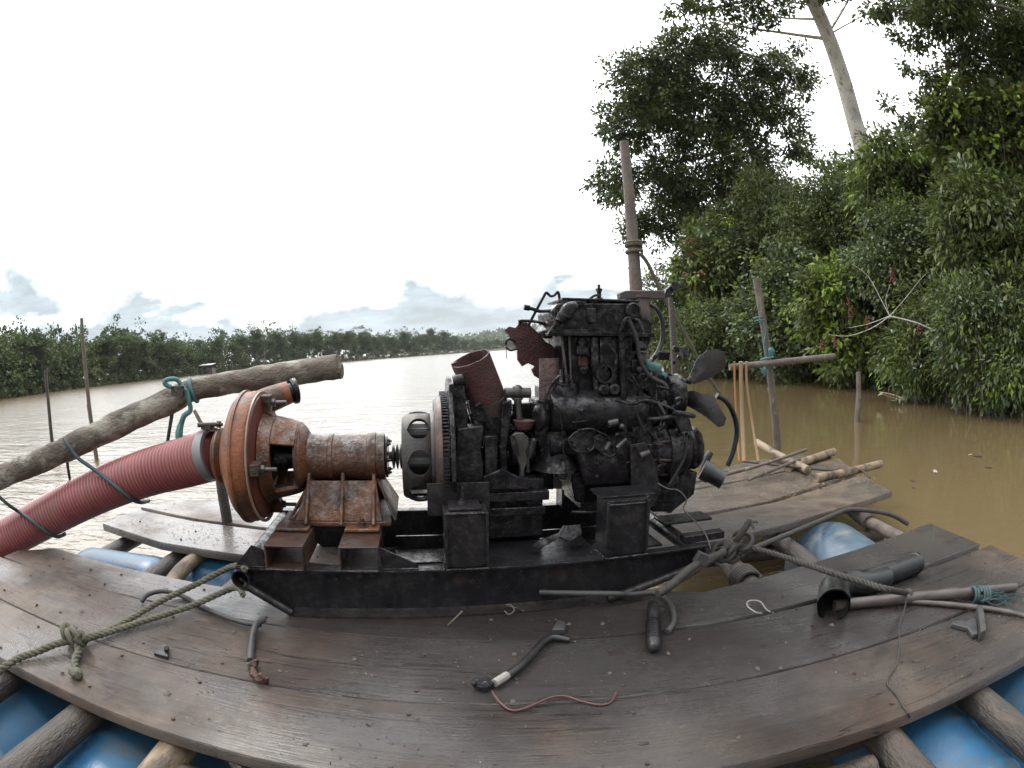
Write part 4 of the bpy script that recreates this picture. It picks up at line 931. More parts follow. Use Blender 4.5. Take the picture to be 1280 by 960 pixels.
# right-hand outrigger timbers and steel stubs by the alternator
mb = MB(); mb.box2((1.00, .30, .199), (1.26, .42, .212)); mb.build('outrigger_plate', M['steel'], SK, bevel=.003)
mb = MB(); mb.box2((.98, .05, .1975), (1.18, .10, .230)); mb.build('outrigger_plate', M['steel'], SK, bevel=.003)

# ------------------------------------------------------------------ dredge pump
PU = thing('dredge_pump', 'orange dredge pump with a brown bearing housing on the frame', 'pump', (-.5, .415, .297), frame='S')
cz, cv = .547, .415
def lat(mb, prof, n=48, **k): return mb.lathe((0, cv, cz), (1, 0, 0), prof, n, **k)
mb = MB()    # volute casing, two halves with a flange seam
lat(mb, [(-.925, .06), (-.925, .15), (-.905, .185), (-.885, .225), (-.868, .258), (-.852, .274), (-.842, .280), (-.84, .288), (-.828, .288), (-.826, .281), (-.80, .280), (-.775, .270), (-.765, .262)], 64)
vc_ = mb.build('volute_casing', M['orange'], PU, angle=50)
mb = MB(); mb.ring((0, cv, cz), (1, 0, 0), -.7665, -.760, .268, .2815, 72); mb.build('flange_rim', surf('worn_rim', (.16, .10, .075), (.25, .18, .14), 9, .3, .5, .5, .003), vc_)
mb = MB(); lat(mb, [(-.766, .05), (-.766, .262), (-.757, .262), (-.752, .248), (-.745, .15), (-.735, .10)], 64); mb.build('front_cover', M['orange_dark'], PU, angle=40)
mb = MB(); lat(mb, [(-.985, .095), (-.985, .112), (-.955, .112), (-.955, .100), (-.922, .108)], 40, caps=False); lat(mb, [(-1.00, .085), (-.97, .125), (-.962, .125), (-.94, .10)], 40, caps=False); mb.build('suction_neck', M['orange'], PU)
mb = MB()    # discharge: tangential pipe at the back with a flange
mb.tube([(-.84, .48, .72), (-.80, .55, .765), P(362, 490, .60)], [.070, .062, .052], 20, 5); dp = mb.build('discharge_pipe', M['orange'], PU, angle=50)
mb = MB(); mb.lathe(P(366, 489, .60), (1, .6, .2), [(-.008, .05), (0, .060), (.016, .060), (.016, .042), (-.03, .04)], 28, False); mb.build('pipe_flange', M['oil2'], dp, angle=40)
# four legged spider bracket standing off the cover, with stud bolts
def arm(a, inner, ro=.262):
    ca, sa = math.cos(a), math.sin(a); er = Vector((0, ca, sa)); et = Vector((0, -sa, ca)); C_ = Vector((0, cv, cz))
    def q(u, r, w): return C_ + Vector((u, 0, 0)) + er * r + et * w
    w1, w2 = .026, .026; m_ = MB()
    prof = [(-.757, ro + .006), (-.712, ro + .006), (-.710, ro - .035), (-.720, .20), (-.694, .176), (-.694, .150), (-.757, .150)]
    m_.prism([q(u, r, -w1) for u, r in prof], et * (2 * w1)); return m_, q
for k, a in enumerate((math.pi / 2 + .05, math.pi + .02, -math.pi / 2 + .25, .1)):
    m_, q = arm(a, 0); sa_ = m_.build('spider_arm', M['cast'], PU, bevel=.006)
    m_ = MB(); m_.cyl(q(-.712, .235, 0), q(-.645, .235, 0), .009, n=10); m_.bolt(q(-.712, .235, 0), (1, 0, 0), .018, .016); m_.build('stud_bolt', M['shine'], sa_)
# open lantern body (cage with windows) between cover and bearing barrel
mb = MB()
for u_a, u_b, arcs in ((-.745, -.692, ((0, 6.2831),)), (-.692, -.590, ((-1.05, 1.08), (2.38, 2.95), (3.45, 4.1))), (-.590, -.550, ((0, 6.2831),))):
  for a0, a1 in arcs:
    rings = []; tab = ((-.76, .205), (-.72, .185), (-.692, .176), (-.66, .170), (-.62, .160), (-.590, .150), (-.570, .135), (-.550, .105))
    for k in range(5):
        u = u_a + (u_b - u_a) * k / 4; ro = interp(u, tab); rings.append((u, ro, ro - .022))
    n = 40 if a1 - a0 > 5 else 14; vs = []
    for u, ro, ri in rings:
        for j in range(n + 1):
            a = a0 + (a1 - a0) * j / n; vs.append((u, cv - math.sin(a) * ro, cz + math.cos(a) * ro))
        for j in range(n + 1):
            a = a1 + (a0 - a1) * j / n; vs.append((u, cv - math.sin(a) * ri, cz + math.cos(a) * ri))
    m2 = 2 * (n + 1); mb.loft([[Vector(p) for p in vs[i * m2:(i + 1) * m2]] for i in range(5)])
mb.build('lantern_body', M['cast'], PU, angle=40, bevel=.003)
mb = MB(); lat(mb, [(-.765, .03), (-.765, .10), (-.72, .10), (-.70, .06), (-.60, .045), (-.56, .045)], 28); mb.build('gland_and_shaft', M['oil'], PU)
mb = MB(); lat(mb, [(-.60, .05), (-.60, .142), (-.585, .148), (-.572, .128), (-.556, .103), (-.535, .096), (-.465, .094), (-.460, .099), (-.445, .099), (-.440, .094), (-.345, .096), (-.300, .097), (-.295, .102), (-.275, .104), (-.262, .104), (-.260, .098), (-.225, .097), (-.222, .06)], 48)
mb.build('bearing_barrel', M['cast2'], PU, angle=30)
mb = MB(); lat(mb, [(-.2215, .03), (-.2215, .088), (-.213, .088), (-.213, .03)], 32)
for k in range(6): a = k * 1.047; mb.bolt((-.213, cv + .07 * math.cos(a), cz + .07 * math.sin(a)), (1, 0, 0), .010, .009)
mb.build('bearing_cap', M['oil2'], PU)
mb = MB(); lat(mb, [(-.21, .022), (-.17, .022)], 16)
for k in range(3): lat(mb, [(-.196 + k * .016, .03), (-.192 + k * .016, .052), (-.186 + k * .016, .052), (-.182 + k * .016, .03)], 24)
mb.build('shaft_coupling_rings', M['oil2'], PU)
# pedestal: ribbed casting flaring down to a foot
mb = MB()
fz = .300
mb.prism([(-.545, .30, .47), (-.26, .30, .47), (-.235, .22, fz + .02), (-.60, .22, fz + .02)], (0, .012, 0))
mb.prism([(-.545, .52, .47), (-.26, .52, .47), (-.235, .60, fz + .02), (-.60, .60, fz + .02)], (0, -.012, 0))
mb.box2((-.615, .215, fz), (-.20, .615, fz + .020))
for u in (-.545, -.40, -.27):       # ribs
    mb.prism([(u - .008, .33, .50), (u - .008, .40, .46), (u - .008, .23, fz + .02), (u - .008, .175, fz + .02)], (.016, 0, 0))
    mb.prism([(u - .008, .50, .50), (u - .008, .43, .46), (u - .008, .60, fz + .02), (u - .008, .655, fz + .02)], (.016, 0, 0))
mb.prism([(-.262, .33, .47), (-.262, .50, .47), (-.19, .60, fz + .02), (-.19, .23, fz + .02)], (.012, 0, 0))
mb.prism([(-.53, .33, .47), (-.53, .50, .47), (-.62, .60, fz + .02), (-.62, .23, fz + .02)], (-.012, 0, 0))
mb.build('pedestal', M['cast'], PU, bevel=.005)
for q in (-.67, -.385):
    mb = MB(); mb.box2((q, .15, fz - .003), (q + .14, .24, fz + .012)); mb.build('foot_lug', M['cast'], PU, bevel=.005)
for u, v in ((-.60, .19), (-.315, .19), (-.60, .63), (-.315, .63)):
    mb = MB(); mb.lathe((u, v, fz + .011), (0, 0, 1), [(0, .026), (.004, .026)], 16); mb.bolt((u, v, fz + .015), (0, 0, 1), .018, .016); mb.build('foot_bolt', M['rustplate'], PU)

# ------------------------------------------------------------------ diesel engine wreck
M['blade0'] = surf('dull_brown_casting', (.040, .030, .030), (.07, .052, .048), 8, .35, .6, .6, .004, .2)
EN = thing('diesel_engine', 'black oily broken diesel engine with smashed housings on the frame', 'engine', (.45, .415, .2), frame='S')
mb = MB()    # fan coupling drum with slotted side
lat(mb, [(-.150, .05), (-.150, .165), (-.140, .175), (-.128, .178), (-.128, .05)], 48)
lat(mb, [(-.032, .05), (-.032, .185), (-.024, .190), (-.016, .190), (-.016, .05)], 48)
for k in range(8):
    a = k * 6.283 / 8 + .35
    vs = []
    for k9 in range(9):
        u = -.128 + .096 * k9 / 8; e_ = abs(k9 / 4 - 1); ro = .193 - .014 * e_ ** 2; w_ = .12 + .27 * e_ ** 3; r2 = []
        for j in range(7): aa = a + w_ * (j / 3 - 1); r2.append(Vector((u, cv + math.cos(aa) * ro, cz + math.sin(aa) * ro)))
        for j in range(7): aa = a + w_ * (1 - j / 3); r2.append(Vector((u, cv + math.cos(aa) * (ro - .014), cz + math.sin(aa) * (ro - .014))))
        vs.append(r2)
    mb.loft(vs)
mb.build('coupling_drum', surf('grey_worn_coupling', (.030, .027, .025), (.058, .052, .047), 9, .3, .5, .6, .004, .3, (.02, .018, .018), 5, (.52, .64)), EN, angle=35)
mb = MB(); lat(mb, [(-.128, .03), (-.128, .09), (-.032, .09), (-.032, .03)], 24)
for k in range(6): a = k * 1.047; mb.cyl((-.128, cv + .125 * math.cos(a), cz + .125 * math.sin(a)), (-.032, cv + .125 * math.cos(a), cz + .125 * math.sin(a)), .022, n=10)
mb.build('coupling_rubbers', M['rubber_grey'], EN)
mb = MB(); lat(mb, [(-.016, .05), (-.016, .235), (-.006, .248), (.010, .252), (.010, .05)], 72); mb.build('flywheel', surf('rusty_flywheel_rim', (.10, .06, .045), (.07, .05, .045), 7, .3, .5, .6, .004, .4, (.03, .025, .025), 6, (.5, .65)), EN, angle=30)
mb = MB(); nt_ = 110; vs = []; fs = []
for k in range(nt_):
    a0 = 6.2832 * k / nt_; a1 = 6.2832 * (k + .52) / nt_; a2 = 6.2832 * (k + 1) / nt_
    for (aa, ro) in ((a0 + .006, .274), (a1 - .006, .274), (a1, .261), (a2, .261)):
        for u in (.0105, .034): vs.append((u, cv + math.cos(aa) * ro, cz + math.sin(aa) * ro))
n8 = len(vs)
for i in range(0, n8, 2): j = (i + 2) % n8; fs.append((i, i + 1, j + 1, j))
for (u, off) in ((.0105, 0), (.034, 1)):
    c0_ = len(vs); vs += [(u, cv + math.cos(6.2832 * k / nt_) * .20, cz + math.sin(6.2832 * k / nt_) * .20) for k in range(nt_)]
    for k in range(nt_):
        k2 = (k + 1) % nt_; ids = [k * 8 + off, k * 8 + 2 + off, k * 8 + 4 + off, k * 8 + 6 + off, k2 * 8 + off, c0_ + k2, c0_ + k]; fs.append(tuple(ids if off else ids[::-1]))
mb.add(vs, fs); mb.build('ring_gear', M['oil2'], EN, angle=20)
# cut housing plate behind the flywheel
mb = MB(); rs = []
prof = [(.9, .300), (1.2, .33), (1.55, .335), (1.72, .33), (2.1, .30), (2.7, .29), (3.3, .29), (4.0, .29), (4.6, .28), (5.2, .27), (6.0, .27), (6.6, .28), (.9 + 6.283, .300)]
mb.prism([(.040, cv + math.cos(a) * r, cz + math.sin(a) * r) for a, r in prof[:-1]], (.018, 0, 0)); mb.build('flywheel_housing', M['oil2'], EN, bevel=.003)
mb = MB()   # housing boss at top and side casting
mb.cyl(P(566, 476, .30), P(580, 474, .30), .022, .024, 16); mb.tube([P(570, 478, .32), P(573, 500, .33), P(566, 530, .33)], [.026, .02, .012], 8, 3)
mb.prism([P(561, 480, .30), P(580, 478, .30), P(585, 520, .30), P(582, 600, .30), P(566, 612, .30)], (0, .05, 0))
mb.prism([P(572, 536, .24), P(604, 532, .24), P(604, 545, .24), P(601, 560, .24), P(604, 580, .24), P(604, 606, .24), P(576, 612, .24), P(566, 590, .24), P(570, 560, .24)], (0, .10, 0))
mb.build('rear_housing_casting', M['oil2'], EN, bevel=.006)
# row of torn-open cylinders: main bearing saddles, webs
mb = MB()
for pl, v0, dv_ in [
    ([(585, 500), (607, 505), (625, 497), (628, 520), (624, 560), (626, 612), (600, 612), (604, 560), (596, 535), (590, 520)], .34, .06),
    ([(628, 503), (640, 500), (640, 515), (634, 560), (636, 612), (626, 612), (624, 560)], .30, .20),
    ([(640, 505), (668, 503), (690, 520), (690, 545), (678, 560), (676, 612), (662, 612), (660, 560), (664, 535), (645, 530)], .42, .05),
    ([(600, 598), (680, 598), (680, 618), (600, 618)], .26, .30),
    ([(606, 545), (622, 545), (622, 575), (620, 612), (606, 612)], .26, .05),
    ([(672, 500), (690, 500), (692, 520), (684, 545), (676, 560), (668, 545)], .30, .18)]:
    mb.prism([P(q[0], q[1], v0) for q in pl], (0, dv_, 0))
mb.build('broken_crankcase', M['oil'], EN, bevel=.005)
mb = MB()   # lower case below
mb.prism([P(604, 596, .22), P(628, 586, .22), P(648, 596, .22), P(662, 598, .22), P(662, 612, .22), P(604, 612, .22)], (0, .02, 0))
mb.box2((.16, .23, .385), (.44, .60, .425)); mb.box2((.17, .21, .33), (.42, .22, .365)); mb.box2((.165, .26, .22), (.42, .62, .385)); mb.build('sump_rail', M['oil'], EN, bevel=.004)
mb = MB(); mb.lathe((.16, .44, .30), (1, 0, 0), [(0, .06), (0, .13), (.27, .13), (.27, .06)], 28); mb.build('oil_sump', M['oil'], EN, angle=40)
# crank throws and bolts
mb = MB(); lat(mb, [(.07, .045), (.09, .065), (.14, .065), (.145, .04), (.30, .04), (.31, .055), (.345, .055), (.35, .04), (.50, .045)], 24)
for u in (.155, .265, .365): mb.prism([(u, cv - .05, cz + .05), (u, cv + .05, cz + .05), (u, cv + .075, cz - .07), (u, cv, cz - .11), (u, cv - .075, cz - .07)], (.018, 0, 0))
mb.build('crankshaft', M['oil2'], EN, bevel=.003, angle=40)
# second rod journal casting with shiny cap in front
mb = MB(); pr = [(640, 545), (646, 541), (654, 541), (661, 547), (662, 558), (658, 565), (660, 575), (656, 585), (655, 600), (650, 600), (650, 583), (646, 572), (648, 566), (642, 556)]
mb.prism([P(a, b, .27) for a, b in pr], (0, .03, 0)); mb.build('broken_bearing_cap', M['shine'], EN, bevel=.003)
for a, b, c_, d_ in ((640, 545, 646, 570), (668, 548, 662, 572)):
    mb = MB(); mb.tube([P(a, b, .26), P((a + c_) / 2, (b + d_) / 2, .255), P(c_, d_, .26)], [.012, .014, .010], 8, 2); mb.build('bearing_stud', M['oil2'], EN)
mb = MB(); mb.lathe(P(655, 529, .32) , (0, 0, 1), [(-.025, .030), (-.005, .042), (.012, .045), (.012, .03)], 24); mb.build('piston_crown', M['redrust'], EN, angle=40)
mb = MB()
for pl, v0 in (([(583, 508), (628, 508), (640, 516), (692, 514), (692, 612), (583, 612)], .52), ([(676, 545), (700, 545), (705, 585), (690, 588), (676, 580)], .30)): mb.prism([P(a, b, v0) for a, b in pl], (0, .03, 0))
rs = random.Random(21)
for k in range(16):
    c = P(rs.uniform(588, 690), rs.uniform(515, 600), rs.uniform(.36, .48)); mb.box(c, (rs.uniform(.02, .05), rs.uniform(.03, .08), rs.uniform(.02, .07)), Matrix.Rotation(rs.uniform(-.6, .6), 3, 'Y') @ Matrix.Rotation(rs.uniform(-.4, .4), 3, 'X'))
mb.build('crankcase_webs', M['oil'], EN, bevel=.004, kind='stuff')
# connecting rod standing upright with its pin
mb = MB(); c = P(647, 491, .34)
mb.cyl((c.x, .34, c.z - .01), (c.x, .36, c.z - .01), .028, n=20); mb.tube([P(647, 497, .35), P(648, 515, .35), P(650, 532, .35)], [.018, .015, .020], 8, 3); mb.ball((c.x, .35, c.z + .005), .026, 12, 8, (1, 1, 1.1)); mb.build('connecting_rod', M['shine'], EN, bevel=.002)
mb = MB(); mb.cyl(P(631, 491, .35), P(663, 491, .35), .0215, n=20); mb.build('gudgeon_pin', M['shine'], EN)
# broken cylinder liner, tilted half shell, rusty red inside and out
def shell(a, b, r, a0, a1, th, jag, seed, ref, n=36):
    a = Vector(a); b = Vector(b); ax = (b - a).normalized(); L = (b - a).length; e1 = Vector(ref); e1 = (e1 - ax * e1.dot(ax)).normalized(); e2 = ax.cross(e1); m_ = MB(); rings = []
    for i in range(13):
        ring = []; 
        for s in (0, 1):
            for j in range(n + 1):
                jj = j if s == 0 else n - j; aa = a0 + (a1 - a0) * jj / n
                lo = jag * (.5 + .5 * noise.noise(Vector((aa * 1.7, seed, 0)))) * L; t = lo + (L - lo) * i / 12 if jag else L * i / 12
                hi = .022 * L * noise.noise(Vector((aa * 3, seed + 5, 0))); t = t - hi * (i / 12)
                rr = r - (th if s else 0); ring.append(a + ax * t + (e1 * math.cos(aa) + e2 * math.sin(aa)) * rr)
        rings.append(ring)
    m_.loft(rings); return m_
ca = P(607, 506, .36); cb = P(590, 448, .40)
ca = P(611, 506, .42); cb = P(588, 448, .37)
shell(ca, cb, .083, 0, 6.2831, .006, .10, 2, (0, 1, 0)).build('broken_cylinder_liner', M['redrust'], EN, angle=50)
shell(P(618, 520, .42), P(611, 498, .40), .0765, -1.2, 1.1, .008, .5, 4, (0, -1, 0)).build('torn_sleeve_skirt', M['blade0'], EN, angle=50)
mb = MB(); mb.prism([P(604, 437, .37), P(609, 446, .37), P(612, 452, .37), P(606, 450, .37)], (0, .01, 0)); mb.build('liner_shard', M['redrust'], EN); mb = MB(); mb.prism([P(564, 455, .36), P(571, 452, .36), P(575, 468, .36), P(568, 466, .36)], (0, .03, 0)); mb.build('liner_shard', M['redrust'], EN)
mb = MB()
for pl, v0, dv_ in [([(596, 505), (628, 488), (630, 508), (622, 522), (600, 520)], .42, .10), ([(583, 505), (600, 500), (612, 520), (606, 545), (590, 530)], .40, .12)]: mb.prism([P(q[0], q[1], v0) for q in pl], (0, dv_, 0))
mb.build('burst_cylinder_wall', M['oil'], EN, bevel=.008)
# torn iron plate, standing jagged and rust red
pl = [(630, 413), (636, 408), (645, 410), (650, 403), (659, 403), (672, 415), (683, 428), (690, 431), (699, 445), (698, 460), (690, 463), (688, 480), (682, 478), (668, 470), (665, 462), (668, 458), (661, 454), (653, 458), (648, 450), (647, 437), (640, 425), (636, 418)]
mb = MB(); P2 = [P(a + 1.2 * noise.noise(Vector((a, b, 0)) * .7), b, .44 + .0008 * (a - 630)) for a, b in pl]; mb.prism(P2, (0, .022, 0)); mb.build('torn_iron_plate', M['redrust'], EN, bevel=.002)
shell(P(686, 505, .36), P(686, 448, .36), .05, -1.2, .8, .010, .05, 9, (0, -1, 0)).build('cracked_cylinder_side', surf('grey_red_scored_iron', (.085, .05, .048), (.13, .085, .08), 18, .4, .65, 1., .008, .2, (.05, .03, .03), 12, (.5, .6)), EN, angle=50)
for pts_ in ([(648, 405), (655, 401), (668, 401), (684, 406)], [(632, 432), (633, 426), (638, 424), (644, 428)], [(632, 434), (638, 438), (646, 436)]):
    mb = MB(); mb.tube([P(a, b, .45) for a, b in pts_], .005, 6, 4); mb.build('bent_wire', M['oil'], EN)
# crankcase side casting (smooth bulge catching the light)
mb = MB(); rings = []
sec = [(.36, .60), (.28, .64), (.245, .68), (.225, .715), (.217, .75), (.222, .78), (.24, .80), (.27, .82), (.31, .832), (.36, .84)]
for u, k in ((.455, .90), (.50, 1.0), (.58, 1.03), (.70, 1.02), (.83, 1.0), (.87, .95)):
    rings.append([Vector((u, .42 + (v - .42) * k, .72 + (z - .72) * k)) for v, z in sec] + [Vector((u, .60, .83)), Vector((u, .60, .60))])
mb.loft(rings); mb.build('crankcase_shoulder', M['oil2'], EN, angle=60, bevel=.004)
mb = MB(); rings = []
for u, k in ((.45, .9), (.50, 1.0), (.56, 1.0), (.60, 1.0), (.86, .98)):
    zb = .56 if u < .57 else .43
    rings.append([Vector((u, .30, .66)), Vector((u, .255 + .02 * (1 - k), .62)), Vector((u, .25, max(.50, zb + .02))), Vector((u, .265, zb)), Vector((u, .56, zb + .01)), Vector((u, .58, .66))])
mb.loft(rings); mb.build('crankcase_lower', M['oil'], EN, angle=60)
mb = MB(); rings = []     # flared bell at the left of the crankcase
for z, du, dvv in ((.62, .0, .0), (.56, -.01, -.01), (.50, -.035, -.025), (.475, -.05, -.035)):
    rings.append([Vector((.415 + du, .50, z)), Vector((.415 + du, .30 + dvv, z)), Vector((.44, .26 + dvv, z)), Vector((.52 - du * .3, .25 + dvv, z)), Vector((.54, .50, z))])
mb = MB(); rings = []
for z, k in ((.66, .80), (.60, .84), (.55, .92), (.515, 1.05), (.495, 1.2)):
    rings.append([Vector((.49 + math.cos(a) * .085 * k, .36 + math.sin(a) * .115 * k, z)) for a in [6.2832 * j / 28 for j in range(28)]])
mb.loft(rings[::-1]); mb.build('flared_casing', M['oil2'], EN, angle=60)
mb = MB(); mb.lathe(P(676, 522, .30), (-1, -.25, .1), [(0, .055), (.012, .058), (.02, .045), (.022, .02)], 24); mb.build('bearing_cup', M['oil2'], EN, angle=40)
# inspection covers, elongated with raised rims
def cover(cx, cy, pts_px, v0, nm='side_cover'):
    mb = MB(); pp = [P(a, b, v0) for a, b in pts_px]; mb.prism(pp, (0, -.018, 0)); c = sum(pp, Vector()) / len(pp); mb.tube([p + Vector((0, -.019, 0)) for p in pp] + [pp[0] + Vector((0, -.019, 0))], .006, 6, 2)
    for p in pp[::2]: mb.bolt(p.lerp(c, .22) + Vector((0, -.018, 0)), (0, -1, 0), .008, .008)
    return mb.build(nm, M['oil2'], EN, bevel=.003)
cover(0, 0, [(709, 549), (716, 541), (727, 537), (738, 538), (744, 545), (742, 556), (735, 563), (721, 564), (713, 558)], .245)
cover(0, 0, [(742, 546), (748, 543), (756, 544), (762, 554), (768, 564), (760, 570), (750, 564), (743, 557)], .240)
mb = MB(); mb.tube([P(722, 538, .22), P(738, 536, .215), P(750, 541, .21), P(758, 545, .21), P(765, 558, .22), P(770, 568, .23)], .006, 8, 4); mb.build('oil_pipe', M['oil2'], EN)
# cylinder block columns
mb = MB()
mb.box2((.52, .34, .80), (.86, .60, 1.06)); 
mb.prism([P(714, 420, .30), P(745, 420, .30), P(745, 500, .30), P(722, 505, .30), (P(716, 470, .30))], (0, .2, 0))
mb.prism([P(750, 420, .26), P(790, 420, .26), P(792, 455, .26), P(805, 470, .26), P(805, 500, .26), P(750, 502, .26)], (0, .24, 0))
mb.build('cylinder_block', M['oil'], EN, bevel=.006)
mb = MB(); mb.tube([P(743, 422, .275), P(744, 450, .27), P(746, 480, .27), P(748, 510, .26)], [.016, .018, .017, .012], 10, 3); mb.build('casting_rib', M['oil2'], EN)
mb = MB(); mb.tube([P(777, 420, .24), P(778, 460, .24), P(779, 500, .24), P(780, 540, .24)], [.014, .014, .016, .014], 10, 3); mb.build('casting_rib', M['oil'], EN)
mb = MB(); mb.prism([P(723, 438, .29), P(734, 438, .29), P(736, 462, .29), P(730, 468, .29), P(724, 462, .29)], (0, .02, 0)); mb.build('bare_rust_patch_cover', M['redrust'], EN, bevel=.004)
mb = MB(); mb.lathe(P(730, 429, .285), (0, -1, 0), [(0, .026), (.01, .028), (.012, .016), (-.01, .012)], 20); mb.build('core_plug', M['oil'], EN)
mb = MB(); mb.ring(P(754, 467, .255), (0, -1, 0), -.02, .03, .030, .040, 24); mb.build('port_ring', M['oil2'], EN)
mb = MB(); mb.lathe(P(754, 467, .24), (0, -1, 0), [(0, .029), (.004, .029)], 20); mb.build('port_bore', M['oil'], EN)
# push rods / studs left of the block
for (a, b, c_, d_) in ((702, 420, 709, 478), (712, 420, 714, 478)):
    mb = MB(); mb.cyl(P(a, b, .31), P(c_, d_, .30), .006, n=10); mb.build('push_rod', M['shine'], EN)
mb = MB(); mb.lathe(P(709, 481, .30), (0, 0, 1), [(-.07, .055), (-.05, .06), (-.01, .05), (.008, .045), (.010, .025)], 20); mb.tube([P(690, 476, .27), P(700, 481, .26), P(712, 482, .26), P(716, 476, .27)], .005, 6, 4); mb.build('tappet_chest', M['oil'], EN, angle=40)
for i, px in enumerate((755, 768)):
    mb = MB(); c = P(px, 487, .235); mb.lathe(c, (0, -1, 0), [(-.02, .024), (.004, .024), (.010, .017), (.010, .010), (.004, .008)], 20); mb.build('injector_port', M['oil2'], EN)
# head
mb = MB()
hd = [P(690, 388, .27), P(697, 380, .27), P(703, 378, .27), P(790, 378, .27), P(800, 386, .27), P(806, 400, .27), P(806, 419, .27), P(690, 420, .27), P(686, 414, .27), P(692, 404, .27)]
mb.prism(hd, (0, .28, 0)); mb.build('cylinder_head', M['oil'], EN, bevel=.010)
mb = MB(); mb.box2((.45, .25, 1.050), (.90, .58, 1.066)); mb.prism([P(688, 412, .255), P(735, 412, .255), P(735, 420, .255), P(684, 420, .255)], (0, .03, 0)); mb.build('head_gasket_flange', M['oil2'], EN, bevel=.002)
mb = MB(); mb.box2((.50, .27, 1.196), (.84, .54, 1.206)); mb.build('rocker_plate', M['oil2'], EN, bevel=.003)
mb = MB(); mb.lathe(P(791, 388, .262), (0, -1, 0), [(0, .034), (.008, .034), (.012, .027), (.002, .024)], 24); mb.build('head_port', M['oil2'], EN)
mb = MB(); mb.box2((.60, .262, 1.105), (.64, .272, 1.165)); mb.build('head_port', M['oil2'], EN, bevel=.003)
mb = MB(); mb.tube([P(706, 395, .25), P(711, 386, .245), P(720, 382, .25)], [.03, .028, .018], 12, 3); mb.tube([P(700, 402, .25), P(704, 394, .25)], [.022, .026], 12, 1); mb.build('inlet_elbow', M['oil2'], EN)
mb = MB(); mb.cyl((.70, .40, 1.20), (.70, .40, 1.222), .017, n=6); mb.cyl((.70, .40, 1.222), (.70, .40, 1.250), .010, n=10); mb.cyl((.70, .40, 1.250), (.70, .40, 1.262), .014, n=6); mb.cyl((.70, .40, 1.262), (.70, .40, 1.28), .006, n=8); mb.build('injector_nut', M['oil2'], EN)
for nm, pts_, r in (('fuel_pipe', [(735, 380), (738, 373), (745, 369), (750, 372), (751, 380)], .006), ('fuel_pipe', [(700, 384), (699, 370), (697, 365), (693, 369), (688, 370), (683, 366), (679, 372), (672, 385), (664, 400), (660, 408)], .006),
        ('fuel_pipe', [(656, 384), (665, 386), (675, 389), (690, 388)], .0075), ('fuel_pipe', [(648, 402), (654, 401), (670, 402), (688, 406)], .0065), ('bent_pipe', [(690, 420), (680, 420), (678, 414)], .010)):
    mb = MB(); mb.tube([P(a, b, .33) for a, b in pts_], r, 8, 5)
    if pts_[0] == (656, 384): mb.cyl(P(655, 384, .33), P(662, 385, .33), .012, n=8)
    if pts_[0] == (700, 384): mb.cyl(P(700, 386, .33), P(699, 378, .33), .011, n=8)
    mb.build(nm, M['oil'], EN)
mb = MB(); mb.prism([P(684, 404, .29), P(696, 396, .29), P(700, 410, .29), P(697, 419, .29), P(684, 418, .29), (P(690, 411, .29))], (0, .10, 0)); mb.ball(P(691, 402, .31), .022, 10, 6, jit=.4); mb.ball(P(689, 413, .30), .02, 10, 6, jit=.4); mb.build('thermostat_stub', M['rustplate'], EN, bevel=.004)
# hand-crank shaped rocker arm sticking out at the top right
mb = MB(); mb.prism([P(775, 366, .33), P(783, 363, .33), P(831, 363, .33), P(832, 373.5, .33), P(776, 374, .33)], (0, .045, 0)); mb.build('crank_arm', surf('dull_brown_steel', (.045, .036, .038), (.075, .058, .055), 8, .4, .6, .4, .004, .2), EN, bevel=.004)
mb = MB(); mb.prism([P(829, 373.5, .34), P(833, 362, .34), P(841, 354, .34), P(847, 358, .34), P(836, 371, .34)], (0, .03, 0)); mb.cyl(P(844, 357, .32), P(844, 357, .40), .020, n=16); mb.build('crank_end', M['oil2'], EN, bevel=.002)
mb = MB(); mb.prism([P(768, 375, .31), P(788, 372, .31), P(795, 384, .31), P(775, 386, .31)], (0, .10, 0)); mb.build('rocker_bracket', M['oil'], EN, bevel=.004)
# right-side water outlet stack and bracket
mb = MB(); c = P(801, 384, .36); mb.lathe((c.x, .36, c.z), (0, 0, 1), [(-.05, .044), (-.01, .046), (.0, .040), (.035, .040), (.040, .046), (.052, .046), (.054, .03)], 24); mb.build('water_outlet', M['blade0'], EN, angle=40)
mb = MB(); mb.prism([P(795, 395, .30), P(815, 398, .30), P(816, 415, .30), P(812, 432, .30), P(804, 438, .30), P(785, 440, .30), P(780, 425, .30), P(790, 410, .30)], (0, .18, 0)); mb.build('exhaust_manifold', M['oil'], EN, bevel=.010)
mb = MB(); mb.tube([P(792, 392, .29), P(799, 405, .28), P(804, 420, .285)], [.014, .015, .012], 8, 3); mb.tube([P(775, 415, .27), P(780, 402, .26), P(788, 397, .26), P(795, 400, .27)], .010, 8, 3); mb.build('manifold_pipe', M['oil2'], EN)
mb = MB(); mb.tube([P(808, 380, .42), P(820, 386, .42), P(828, 402, .42), P(828, 425, .42), P(820, 444, .41), P(808, 457, .40)], .011, 10, 5); mb.build('breather_hose', M['rubber'], EN)
mb = MB(); mb.tube([P(803, 452, .36), P(815, 462, .37), P(828, 478, .38), P(834, 490, .38)], [.02, .018, .016, .012], 8, 3, .4, 2); mb.ball(P(815, 461, .37), .04, 12, 8, (1.2, .7, .8), .6, 5); mb.ball(P(826, 474, .38), .03, 12, 8, (1.2, .7, 1.1), .6, 8); mb.build('teal_rag', M['teal'], EN, angle=70, label='teal rag stuffed behind the engine hose')
